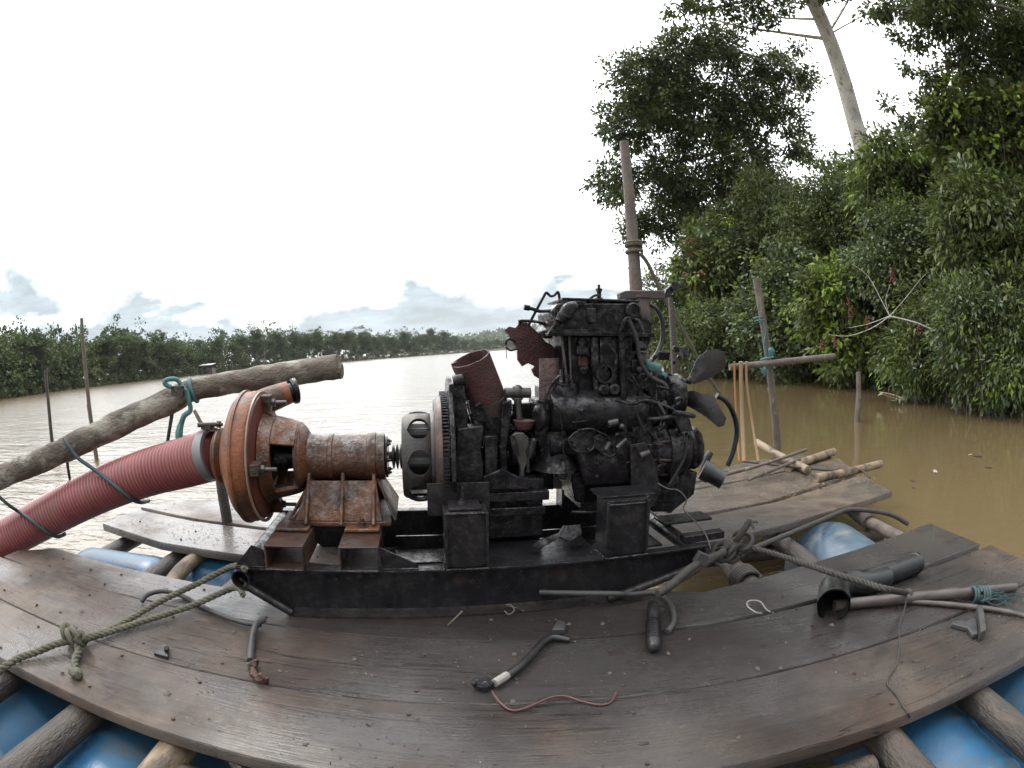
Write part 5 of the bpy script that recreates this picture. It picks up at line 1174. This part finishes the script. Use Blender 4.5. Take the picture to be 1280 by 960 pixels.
# water pump, pulley, fan
hub = Vector((1.02, .40, .785))
mb = MB(); mb.lathe((.86, hub.y, hub.z), (1, 0, 0), [(0, .05), (.0, .085), (.06, .09), (.10, .075), (.14, .06)], 32); mb.prism([P(800, 455, .30), P(832, 470, .30), P(836, 520, .30), P(812, 535, .30), P(796, 500, .30)], (0, .22, 0)); mb.build('water_pump_body', M['oil'], EN, bevel=.008, angle=40)
mb = MB(); mb.lathe(hub, (1, 0, 0), [(-.07, .06), (-.07, .100), (-.06, .106), (-.05, .106), (-.035, .088), (-.02, .088), (-.005, .106), (.005, .106), (.012, .100), (.055, .098), (.062, .104), (.070, .104), (.072, .06)], 48); mb.build('fan_pulley', M['oil2'], EN, angle=30)
mb = MB(); mb.lathe(hub, (1, 0, 0), [(.072, .02), (.072, .05), (.10, .05), (.105, .02)], 24); mb.build('fan_hub', M['oil2'], EN)
def blade(pl_, v0, v1, lab):
    mb = MB(); n = len(pl_); top_ = []; 
    umin = min(a for a, b in pl_); umax = max(a for a, b in pl_)
    f = lambda a, b: P(a, b, v0 + (v1 - v0) * (a - umin) / (umax - umin) + .010 * math.sin((b - 440) * .06))
    pp = [f(a, b) for a, b in pl_]; c = sum(pp, Vector()) / n; cc = c + Vector((0, -.012, 0)); vs = pp + [cc] + [p + Vector((.002, .006, 0)) for p in pp] + [cc + Vector((.002, .006, 0))]
    fs = [(i, (i + 1) % n, n) for i in range(n)] + [((i + 1) % n + n + 1, i + n + 1, 2 * n + 1) for i in range(n)] + [(i, i + n + 1, (i + 1) % n + n + 1, (i + 1) % n) for i in range(n)]
    mb.add(vs, fs); return mb.build('fan_blade', M['blade'], EN, angle=70, label=lab)
M['blade'] = surf('scuffed_grey_fan_steel', (.016, .014, .015), (.034, .030, .031), 12, .2, .42, .6, .004, .1, (.13, .12, .115), 26, (.66, .72))
blade([(855, 478), (862, 470), (871, 449), (884, 438), (896, 436), (906, 440), (908, 458), (898, 467), (884, 474), (868, 480)], .38, .30, 'upper bent fan blade')
blade([(857, 490), (866, 488), (877, 492), (890, 492), (897, 504), (908, 523), (905, 532), (898, 534), (882, 521), (868, 512), (856, 506)], .40, .26, 'lower bent fan blade')
mb = MB(); mb.tube([hub + Vector((.08, 0, .02)), P(855, 476, .38)], [.02, .012], 8, 1); mb.tube([hub + Vector((.08, 0, -.02)), P(858, 496, .39)], [.02, .012], 8, 1); mb.build('fan_spider', M['oil2'], EN)
# alternator at lower right
al = Vector((.99, .36, .545)); mb = MB()
mb.lathe(al, (1, 0, 0), [(-.10, .05), (-.10, .110), (-.08, .122), (-.02, .128), (.04, .130), (.09, .124), (.12, .10), (.125, .03)], 40)
mb.build('alternator_body', M['oil'], EN, angle=30)
mb = MB(); mb.ring(al, (1, 0, 0), -.005, .055, .129, .139, 40); mb.build('alternator_band', M['oil2'], EN)
mb = MB(); mb.lathe(al + Vector((.125, 0, 0)), (1, 0, 0), [(0, .02), (0, .095), (.012, .10), (.03, .09), (.042, .10), (.055, .095), (.055, .02)], 36); mb.build('alternator_pulley', M['oil'], EN)
mb = MB()
for k in range(10):
    a = k * .62 + .2; q = al + Vector((-.085, math.cos(a) * .116, math.sin(a) * .116)); mb.tube([q, q + Vector((.05, math.cos(a) * .016, math.sin(a) * .016)), q + Vector((.08, math.cos(a + .2) * .010, math.sin(a + .2) * .016))], .006, 6, 2)
mb.build('alternator_windings', M['rustplate'], EN, kind='stuff')
mb = MB(); mb.prism([P(842, 519, .22), P(861, 518, .22), P(866, 538, .22), P(851, 540, .22)], (0, .03, 0)); mb.tube([P(800, 521, .26), P(815, 524, .24), P(832, 522, .23), P(845, 520, .23)], .011, 8, 3); mb.cyl(P(842, 515, .21), P(868, 520, .23), .012, n=8); mb.build('adjuster_bracket', M['oil2'], EN, bevel=.002)
mb = MB(); mb.tube([P(822, 502, .22), P(831, 518, .21)], [.007, .007], 6, 1); mb.build('adjuster_rod', M['shine'], EN)
mb = MB(); mb.tube([P(821, 462, .235), P(821, 480, .23), P(820.5, 500, .225)], .0025, 5, 2); mb.build('thin_wire', M['shine'], EN)
mb = MB(); mb.tube([P(896, 494, .30), P(908, 502, .30), P(917, 518, .31), P(921, 538, .32), P(917, 562, .33), P(909, 582, .34)], .0135, 12, 6); mb.build('fan_belt_hose', M['rubber'], EN)
# fuel pump area: clutter between block and alternator
mb = MB()
mb.box2((.80, .25, .58), (.90, .55, .80)); mb.box2((.83, .24, .46), (.96, .50, .60)); mb.build('timing_case', M['oil'], EN, bevel=.008)
mb = MB(); mb.cyl(P(757, 562, .22), P(762, 552, .22), .012, n=8); mb.cyl(P(771, 560, .21), P(783, 549, .21), .013, .010, n=10); mb.cyl(P(760, 530, .22), P(772, 527, .22), .015, n=10); mb.cyl(P(800, 570, .205), P(811, 566, .205), .016, n=12); mb.ball(P(777, 533, .22), .014, 8, 6); mb.build('banjo_fittings', M['shine'], EN, kind='stuff')
rs = random.Random(11)
mb = MB()
for k in range(60):
    px = rs.uniform(700, 870); py = rs.uniform(440, 600)
    if px < 770 and 495 < py < 540: continue
    vv = .25 if px < 800 else .27
    c = P(px, py, vv + rs.uniform(-.02, .01)); ax = Vector((rs.uniform(-.4, .4), -1, rs.uniform(-.4, .4))); mb.bolt(c, ax, rs.uniform(.006, .013), rs.uniform(.006, .014))
mb.build('casing_bolts', M['oil2'], EN, kind='stuff')
mb = MB()
for k in range(22):
    px = rs.uniform(775, 850); py = rs.uniform(455, 590); c = P(px, py, .24 + rs.uniform(-.02, .03)); q = [c]
    for j in range(4): q.append(q[-1] + Vector((rs.uniform(-.035, .035), rs.uniform(-.012, .012), rs.uniform(-.05, .03))))
    mb.tube(q, rs.uniform(.003, .008), 6, 3)
mb.build('pipes_and_wires', M['oil2'], EN, kind='stuff')
mb = MB()
for k in range(34):
    px = rs.uniform(690, 860); py = rs.uniform(430, 605)
    if px < 775 and 495 < py < 545: continue
    c = P(px, py, .27 + rs.uniform(-.01, .02)); mb.box(c, (rs.uniform(.02, .06), rs.uniform(.02, .05), rs.uniform(.015, .06)), Matrix.Rotation(rs.uniform(-.5, .5), 3, 'Y') @ Matrix.Rotation(rs.uniform(-.3, .3), 3, 'X'))
mb.build('caked_fittings', M['oil'], EN, bevel=.004, kind='stuff')
mb = MB()
for k in range(26):
    px = rs.uniform(585, 690); py = rs.uniform(505, 600); c = P(px, py, .34 + rs.uniform(-.06, .10)); q = [c, c + Vector((rs.uniform(-.03, .03), rs.uniform(-.02, .02), rs.uniform(-.04, .04)))]; mb.tube(q, [rs.uniform(.004, .016), rs.uniform(.003, .012)], 7, 1)
mb.build('torn_metal_bits', M['oil2'], EN, kind='stuff')
mb = MB()
for k in range(10):
    px = rs.uniform(578, 612); py = rs.uniform(500, 540) if k % 2 else rs.uniform(515, 545); c = P(px if k < 6 else px + 70, py, .33); a = rs.uniform(0, 3.1); L = rs.uniform(.008, .02); mb.tube([c, c + Vector((math.cos(a) * L, -.004, math.sin(a) * L * .6))], [.004, .002], 6, 1)
mb.build('bright_fracture_chips', M['shine'], EN, kind='stuff')
# lower engine body down to the sump on the right
mb = MB(); mb.prism([P(714, 590, .30), P(790, 590, .30), P(850, 600, .30), P(846, 628, .30), P(800, 640, .30), P(720, 628, .30), P(716, 612, .30)], (0, .28, 0)); mb.box2((.60, .30, .30), (.95, .60, .45)); mb.build('lower_crankcase', M['oil'], EN, bevel=.010)
mb = MB(); mb.tube([P(715, 640, .2), P(745, 640, .19), P(772, 634, .19), P(790, 632, .2)], [.006, .007, .007, .006], 6, 4); mb.build('drain_pipe', M['oil2'], EN)
for q, r, mt in (([(700, 470), (690, 480), (683, 495), (684, 512)], .007, 'oil'), ([(786, 400), (796, 425), (800, 450), (812, 470), (830, 480)], .010, 'rubber'), ([(770, 500), (790, 505), (806, 500), (824, 505), (842, 512)], .009, 'oil2'),
        ([(745, 500), (742, 515), (735, 525), (715, 528)], .004, 'oil2'), ([(790, 470), (800, 490), (796, 515), (806, 540)], .006, 'oil2'), ([(760, 430), (770, 445), (768, 465)], .007, 'oil2'), ([(688, 503), (697, 510), (702, 530), (704, 560), (708, 590)], .0025, 'oil'), ([(858, 545), (856, 570), (846, 590), (836, 606)], .006, 'rubber')):
    mb = MB(); mb.tube([P(a, b, .225) for a, b in q], r, 8, 5); mb.build('engine_hose', M[mt], EN)
mb = MB(); mb.lathe(P(728, 512, .225), (0, -1, -.3), [(-.02, .02), (.01, .022), (.018, .014), (.03, .012)], 16); mb.build('oil_filler', M['oil2'], EN)
mb = MB(); mb.prism([P(822, 590, .30), P(872, 590, .32), P(868, 618, .32), P(840, 640, .30), P(815, 640, .30)], (0, .2, 0)); mb.build('front_support', M['oil'], EN, bevel=.006)
# foam blocks seen through the gap
mb = MB(); mb.box2((.60, .93, .355), (.70, 1.0, .405)); mb.box2((.60, .93, .405), (.66, 1.0, .455)); mb.box2((.661, .93, .406), (.70, 1.0, .456)); 
blk = MB(); bb = [P(688, 590, .60), P(688, 610, .60), P(710, 612, .60), P(710, 589, .60)]
for (x0, x1, y0, y1) in ((688, 698.5, 590, 600), (699.2, 709, 589.5, 600), (688.5, 709, 601, 611)):
    blk.prism([P(x0, y0, .60), P(x1, y0, .60), P(x1, y1, .60), P(x0, y1, .60)], (0, .06, 0))
blk.build('stacked_blocks', M['foam'], label='small grey block seen through the gap under the engine', cat='block', frame='S')
# shard lying inside the frame
mb = MB(); c = [P(664, 684, .10), P(672, 676, .10), P(700, 666, .12), P(706, 657, .14), P(726, 655, .14), P(728, 668, .12), P(712, 678, .10), P(700, 672, .10), P(676, 686, .09)]
mb.prism(c, (0, .03, -.01)); mb.build('metal_shard', M['oil2'], label='broken dark metal shard lying inside the steel frame below the gap', cat='scrap', frame='S', bevel=.003)

# ------------------------------------------------------------------ things lying about the deck
def cable(name, label, pts, r, mat, cat='cable', n=10, **kw):
    mb = MB(); mb.tube(pts, r, n, 6); return mb.build(name, M[mat], label=label, cat=cat, angle=70, **kw)
cable('black_cable', 'black cable looping on the left deck between rope and frame', [G(177, 752, .01), G(185, 743, .03), G(205, 739, .03), G(230, 746, .012), G(260, 762, .012), G(300, 777, .012), G(326, 781, .014)], .0105, 'rubber_grey')
t = thing('short_cable', 'short bent cable with a corroded clamp on the left deck', 'cable', G(316, 820, 0))
mb = MB(); mb.tube([G(330, 774, .028), G(321, 780, .028), G(316, 795, .018), G(314, 812, .014), G(313, 826, .014)], .013, 12, 6); mb.build('sleeve', M['rubber_grey'], t)
mb = MB(); mb.ball(G(315, 832, .018), .018, 10, 8, (1, 1, .8), .6, 1); mb.ball(G(320, 828, .02), .012, 8, 6, jit=.5); mb.ball(G(318, 843, .016), .014, 10, 8, (1, 1, .7), .6, 3); mb.ball(G(328, 848, .018), .020, 10, 8, (1.2, .8, .8), .7, 6); mb.tube([G(316, 836, .016), G(319, 845, .016), G(326, 850, .016)], .010, 8, 3, .4, 2); mb.build('corroded_clamp', M['rustplate'], t)
mb = MB(); c = [G(205, 808, .0), G(193, 820, .0), G(211, 825, .0), G(212, 812, .0)]; mb.prism(c, (0, 0, .014)); mb.cyl(G(208, 812, .012), G(208, 810, .03), .010, n=10); mb.build('rubber_scrap', M['rubber'], label='small black rubber scrap on the left part of the deck', cat='scrap', bevel=.003)
t = thing('battery_cable', 'thick black cable with a metal clamp lying in the centre of the deck', 'cable', G(650, 830, 0))
mb = MB(); mb.tube([G(632, 846, .016), G(650, 833, .018), G(668, 815, .018), G(680, 802, .02), G(692, 797, .016), G(712, 800, .012)], [.015, .015, .014, .014, .015, .010], 12, 6); mb.build('sleeve', M['rubber'], t)
mb = MB(); mb.cyl(G(634, 844, .02), G(618, 854, .02), .014, n=10); mb.build('white_collar', M['white'], t)
mb = MB(); mb.prism([G(614, 848, .005), G(600, 852, .005), G(590, 856, .005), G(595, 863, .005), G(608, 866, .005), G(619, 858, .005)], (0, 0, .018)); mb.cyl(G(607, 856, .01), G(607, 856, .045), .012, n=8); mb.cyl(G(594, 858, .01), G(592, 853, .035), .009, n=8); mb.build('terminal_clamp', M['oil2'], t, bevel=.003)
mb = MB(); mb.prism([G(690, 793, .002), G(697, 780, .002), G(707, 784, .002), G(706, 793, .002)], (0, 0, .022)); mb.build('lug', M['rubber_grey'], t, bevel=.003)
cable('red_wire', 'thin reddish wire wriggling across the front plank', [G(615, 864, .02), G(625, 878, .008), G(640, 888, .006), G(660, 884, .008), G(685, 873, .012), G(705, 870, .010), G(725, 876, .008), G(748, 881, .006), G(763, 878, .006), G(771, 865, .010)], .0036, 'copper', 'wire', 8)
cable('rubber_tube', 'black rubber tube curving from under the frame near the knotted cables', [S2D((.355, .02, .07)), G(765, 742, .06), G(785, 743, .04), G(815, 741, .03), G(832, 748, .02), G(841, 763, .014), G(842, 778, .012), G(834, 790, .012)], .0115, 'rubber_grey', 'tube')
t = thing('tool_handle', 'fat black knurled grip lying upright on the deck below the frame', 'tool', G(817, 785, 0))
mb = MB(); a = G(816, 756, .028); b = G(817, 812, .024); ax = b - a; L = ax.length
mb.lathe(a, ax, [(0, .012), (.005, .022), (L * .25, .024), (L * .28, .020), (L * .4, .020), (L * .42, .026), (L * .9, .027), (L * .98, .018), (L, .006)], 24); mb.build('grip', M['rubber'], t, angle=40)
mb = MB()
for k in range(12): mb.ring(a, ax, L * (.45 + .036 * k), L * (.462 + .036 * k), .024, .0285, 20)
mb.build('knurl_ring', M['rubber'], t)
# knotted cable bundle right of the frame
t = thing('knotted_cable_bundle', 'bundle of oily ropes and rags knotted at the right end of the frame', 'rope', G(905, 700, 0))
KB = D(915, 683, 2.55)
mb = MB()
for k in range(4): mb.tube([D(822 + k * 3, 742 - k, 2.10 + .02 * k), D(850 + k * 2, 725 - k * 3, 2.2), D(880, 706 - k * 2, 2.35), D(905, 688 + k, 2.48)], .014 + .003 * (k % 2), 8, 4, .15, k)
mb.build('cable_bundle', M['rope_dark'], t, angle=70)
mb = MB()
for k in range(9): mb.tube(around(KB + Vector((random.uniform(-.06, .06), random.uniform(-.02, .02), random.uniform(-.03, .03))), (random.uniform(-1, 1), .5, random.uniform(-1, 1)), random.uniform(.03, .055), 10, 1.1, .02), .011, 7, 3)
mb.ball(KB, .045, 12, 8, (1.3, .8, .9), .5, 3); mb.build('knot', M['rope_dark'], t, angle=70)
mb = MB(); mb.tube([KB, D(928, 665, 2.5), D(938, 650, 2.5)], [.018, .015, .016], 8, 3, .2, 3); mb.tube([D(930, 654, 2.5), D(947, 652, 2.5)], .006, 6, 1); mb.tube([D(938, 650, 2.5), D(942, 660, 2.48)], .007, 6, 1); mb.build('rag_end', M['rope_dark'], t)
mb = MB(); mb.box(D(876, 698, 2.3), (.05, .03, .05), Matrix.Rotation(.5, 3, 'Y')); mb.build('tape_collar', M['rubber_grey'], t, bevel=.003)
mb = MB()
for k in range(5): mb.tube(around(Vector((1.125, 2.24 + .022 * k, -.10)), (.05, 1, .0), .066, 14, 1, .02), .011, 7, 2)
mb.build('pole_lashing', M['rope_dark'], t, angle=70)
rope('deck_line', 'grey rope stretched from the knotted bundle over the right planks', [KB + Vector((.03, 0, 0)), D(960, 690, 2.52), D(1010, 706, 2.35), D(1040, 716, 2.25), D(1080, 728, 2.18), D(1110, 737, 2.12), G(1133, 741, .06)], .0135, 'rope_dark')
t = thing('thin_string', 'thin dark string trailing from the stick over the front plank edge', 'string', G(1122, 800, 0))
mb = MB(); mb.tube([G(1134, 741, .06), G(1131, 760, .02), G(1125, 780, .006), G(1124, 795, -.0), G(1124, 812, .004), G(1120, 832, .004), G(1109, 853, .004), G(1120, 868, .004), G(1130, 884, .004), G(1136, 893, 0), G(1138, 905, -.08)], .0035, 6, 5); mb.build('string', M['rope_dark'], t)
for k, (a, b) in enumerate(((1127, 778), (1136, 768))): pass
wire = cable('bare_wire', 'thin pale wire dangling from the alternator to the knotted ropes', [D(822, 604, 2.35), D(835, 611, 2.35), D(848, 613, 2.35), D(858, 625, 2.36), D(855, 637, 2.36), D(872, 655, 2.36), D(882, 668, 2.36), D(888, 685, 2.34)], .0035, 'shine', 'wire', 6)
# rubber elbow, bottle-like tube and the stick
t = thing('rubber_elbow', 'collapsed black rubber elbow hose lying on the right planks', 'hose', G(1080, 730, 0))
mb = MB(); e0 = G(1042, 757, .060); pth = [e0, G(1044, 735, .055), G(1060, 728, .055), G(1085, 728, .05), G(1108, 722, .05)]
mb.tube(pth, [.070, .070, .060, .052, .05], 22, 6, .08, 2, caps=False); mb.tube([p + Vector((0, 0, -.001)) for p in pth], [.064, .063, .052, .044, .042], 22, 6, .08, 2, caps=False); mb.build('elbow', M['rubber'], t, angle=70)
mb = MB(); a = G(1078, 728, .05); b = G(1146, 704, .05); ax = b - a; L = ax.length
pr = [(0, .046), (L * .1, .052)] + [(L * (.5 + .04 * k), .050 + (.003 if k % 2 else 0)) for k in range(11)] + [(L * .94, .050), (L * .955, .054), (L, .053), (L, .04), (L * .9, .038)]
mb.lathe(a, ax, pr, 28, False); mb.build('ribbed_sleeve', M['rubber'], t, angle=25)
t = thing('lashed_stick', 'smooth dark stick with a teal rag lashed at its right end', 'stick', G(1150, 745, 0))
mb = MB(); mb.tube([G(1043, 757, .024), G(1080, 753, .026), G(1130, 748, .028), G(1180, 743, .03), G(1235, 738, .032), G(1270, 734, .03)], [.024, .023, .024, .026, .024, .02], 14, 5, .06, 6); mb.tube([G(1140, 752, .016), G(1190, 756, .014), G(1250, 763, .014), G(1290, 772, .012)], [.010, .013, .012, .010], 8, 4); mb.build('shaft', M['handle'], t, angle=60)
mb = MB()
for k in range(5): mb.tube(around(G(1215 + k * 4, 744, .026), (G(1235, 738, 0) - G(1180, 743, 0)), .035, 12, 1.1, .02, k), .008, 6, 3)
mb.build('lashing', M['teal_dark'], t, angle=70); mb = MB()
mb.tube(around(G(1133, 746, .03), (1, .1, 0), .03, 12, 2.2, .02), .006, 6, 3); mb.build('string_lashing', M['rope_dark'], t, angle=70)
mb = MB(); rs = random.Random(4)
for k in range(40):
    a = G(1225 + rs.uniform(0, 12), 742 + rs.uniform(-4, 10), .03); mb.tube([a, a + Vector((rs.uniform(.03, .15), rs.uniform(-.06, .05), rs.uniform(-.02, .01))), a + Vector((rs.uniform(.08, .25), rs.uniform(-.14, .06), -.024))], [.0025, .002, .001], 4, 3)
mb.build('frayed_rag', M['teal_dark'], t)
mb = MB(); mb.prism([G(1188, 785, .0), G(1190, 780, .0), G(1206, 782, .0), G(1214, 776, .0), G(1219, 779, .0), G(1221, 798, .0), G(1214, 799, .0), G(1208, 790, .0), G(1200, 788, .0)], (0, 0, .02)); mb.prism([G(1218, 768, .0), G(1225, 768, .0), G(1229, 800, .0), G(1222, 803, .0)], (0, 0, .045)); mb.build('metal_bracket', M['rubber_grey'], label='small grey funnel-shaped bracket lying right of the stick', cat='bracket', bevel=.004)
cable('pale_zip_tie', 'pale plastic strip curled on the right plank', [G(952, 767, .004), G(944, 765, .02), G(934, 757, .03), G(937, 751, .03), G(950, 752, .02), G(957, 761, .008), G(963, 765, .004)], .0035, 'white', 'strip', 6)
cable('grass_loop', 'small curled pale fibre beside the bottom edge of the steel frame', [G(655, 764, .008), G(646, 760, .01), G(632, 757, .03), G(638, 756, .04), G(643, 763, .03), G(636, 768, .02), G(631, 764, .02)], .003, 'rope', 'fibre', 6)
cable('pale_twig', 'pale twig leaning against the bottom of the frame', [G(560, 782, .004), G(568, 774, .03), G(578, 764, .05)], .004, 'rope', 'twig', 6)
# coupler at the right end of the frame, hose fitting
t = thing('pipe_coupler', 'black pipe coupler standing on the rear planks under the curved hose', 'fitting', DY(892, 605, 2.75))
mb = MB(); c = DY(892, 594, 2.75); mb.lathe(c, (.5, -.2, -.25), [(-.07, .03), (-.07, .055), (-.02, .058), (-.02, .05), (.05, .05), (.06, .055), (.06, .03)], 24); mb.build('body', M['rubber'], t, angle=40)
mb = MB(); mb.tube([DY(878, 590, 2.9), DY(884, 572, 2.9), DY(889, 565, 2.9)], [.02, .022, .018], 10, 2); mb.build('spout', M['rubber_grey'], t)

# crumbs, chips and splashes of dirt on the deck
def scatter(name, n, mat, size, zone, label=None, flat=.4):
    vs = []; fs = []; rs = random.Random(n)
    for k in range(n):
        x, y = zone(rs); s = size * rs.uniform(.4, 1.6) ; a = rs.uniform(0, 6.28); asp = rs.uniform(.25, 1)
        b0 = len(vs); ca, sa = math.cos(a), math.sin(a)
        for (i, j, h) in ((1, 0, 0), (0, asp, 0), (-1, .1, 0), (0, -asp, 0), (.1, .1, flat)):
            vs.append((x + (ca * i - sa * j) * s, y + (sa * i + ca * j) * s, .002 + h * s))
        fs += [(b0, b0 + 1, b0 + 4), (b0 + 1, b0 + 2, b0 + 4), (b0 + 2, b0 + 3, b0 + 4), (b0 + 3, b0, b0 + 4)]
    m_ = MB(); m_.add(vs, fs); o = m_.build(name, M[mat], angle=80); o['kind'] = 'stuff'; return o
zone = lambda rs: (rs.uniform(-2.4, 2.5), rs.uniform(.99, 1.85) if rs.random() < .9 else rs.uniform(1.85, 1.92))
scatter('oily_crumbs', 1100, 'debris', .0035, zone)
scatter('wood_chips', 240, 'chips', .0022, zone)
M['sawdust'] = surf('yellow_sawdust', (.26, .19, .10), (.42, .33, .20), 30, .7, .9)
scatter('sawdust_chips', 1500, 'sawdust', .0035, lambda rs: (lambda q: (1.3 + 1.65 * q, 3.18 + .42 * q + abs(rs.gauss(0, .45)) * .75))(min(1, rs.random() ** .6)))
scatter('sawdust_chips', 500, 'chips', .005, lambda rs: (rs.uniform(-2.35, -.6), rs.uniform(2.42, 2.7)))
scatter('dirt_lumps', 90, 'debris', .010, zone, flat=.6)

# floating leaves and scraps on the brown water
for i, (px, py, s, mt, lab) in enumerate([(1027, 497, .10, 'pole_wet', 'dark leaf floating nearest the short cut post'), (1050, 488, .07, 'rustplate', 'small brown leaf floating left of the cut post'), (1057, 510, .07, 'pole_wet', 'dark sliver floating just left below the cut post'), (1168, 590, .16, 'chips', 'pale scrap of foam floating in the open brown water'), (1140, 601, .09, 'pole_wet', 'dark leaf floating below the pale scrap'), (1142, 610, .05, 'pole_wet', 'tiny dark leaf floating below the pale scrap'), (1222, 571, .14, 'rustplate', 'long brown leaf floating toward the right edge'), (1235, 585, .10, 'rustplate', 'brown leaf floating right of the pale scrap'), (1170, 557, .07, 'pole_wet', 'small leaf floating above the pale scrap'), (1146, 543, .06, 'pole_wet', 'small dark leaf floating in mid water'), (1213, 569, .10, 'chips', 'pale curled leaf floating near the long brown leaf')]):
    c = WG(px, py); mb = MB(); a = i * 1.3
    mb.ball(c + Vector((0, 0, .008)), s * .5, 10, 6, (1, .35, .10), .6, i); o = mb.build('floating_leaf', M[mt], label=lab, cat='leaf', group='leaves floating on the brown water', frame='W'); o.rotation_euler = (0, 0, a * .25)
stick([WG(1100, 490, WATER + .01), WG(1118, 494, WATER + .03), WG(1133, 500, WATER + .01)], .022, 'pale_pole', 'pale branch floating near the right bank', 'floating_branch', 'branch', frame='W')

# ------------------------------------------------------------------ set the raft and all it carries down at its list
bpy.context.view_layer.update()
for o in RAFT:
    if o.parent is None: o.matrix_world = T_ @ o.matrix_world
# moist air over the river
mb = MB(); mb.box2((-2450, -60, WATER - 2), (2450, 1600, 75)); hz = mb.build('haze', None, frame='W', base=(0, 0, 0)) if False else None
me = bpy.data.meshes.new('haze'); hb = MB(); hb.box2((-1500, -60, WATER - 2.2), (1500, 1480, 95)); me.from_pydata(hb.v, [], hb.f)
hm = bpy.data.materials.new('river_haze'); hm.use_nodes = True; hn = hm.node_tree; hn.nodes.clear(); ho = hn.nodes.new('ShaderNodeOutputMaterial'); pv = hn.nodes.new('ShaderNodeVolumePrincipled')
pv.inputs['Color'].default_value = (.93, .96, 1, 1); pv.inputs['Density'].default_value = .00012; pv.inputs['Anisotropy'].default_value = .3
hn.links.new(pv.outputs[0], ho.inputs['Volume']); me.materials.append(hm); ho_ = bpy.data.objects.new('haze', me); COL.objects.link(ho_); ho_['kind'] = 'stuff'
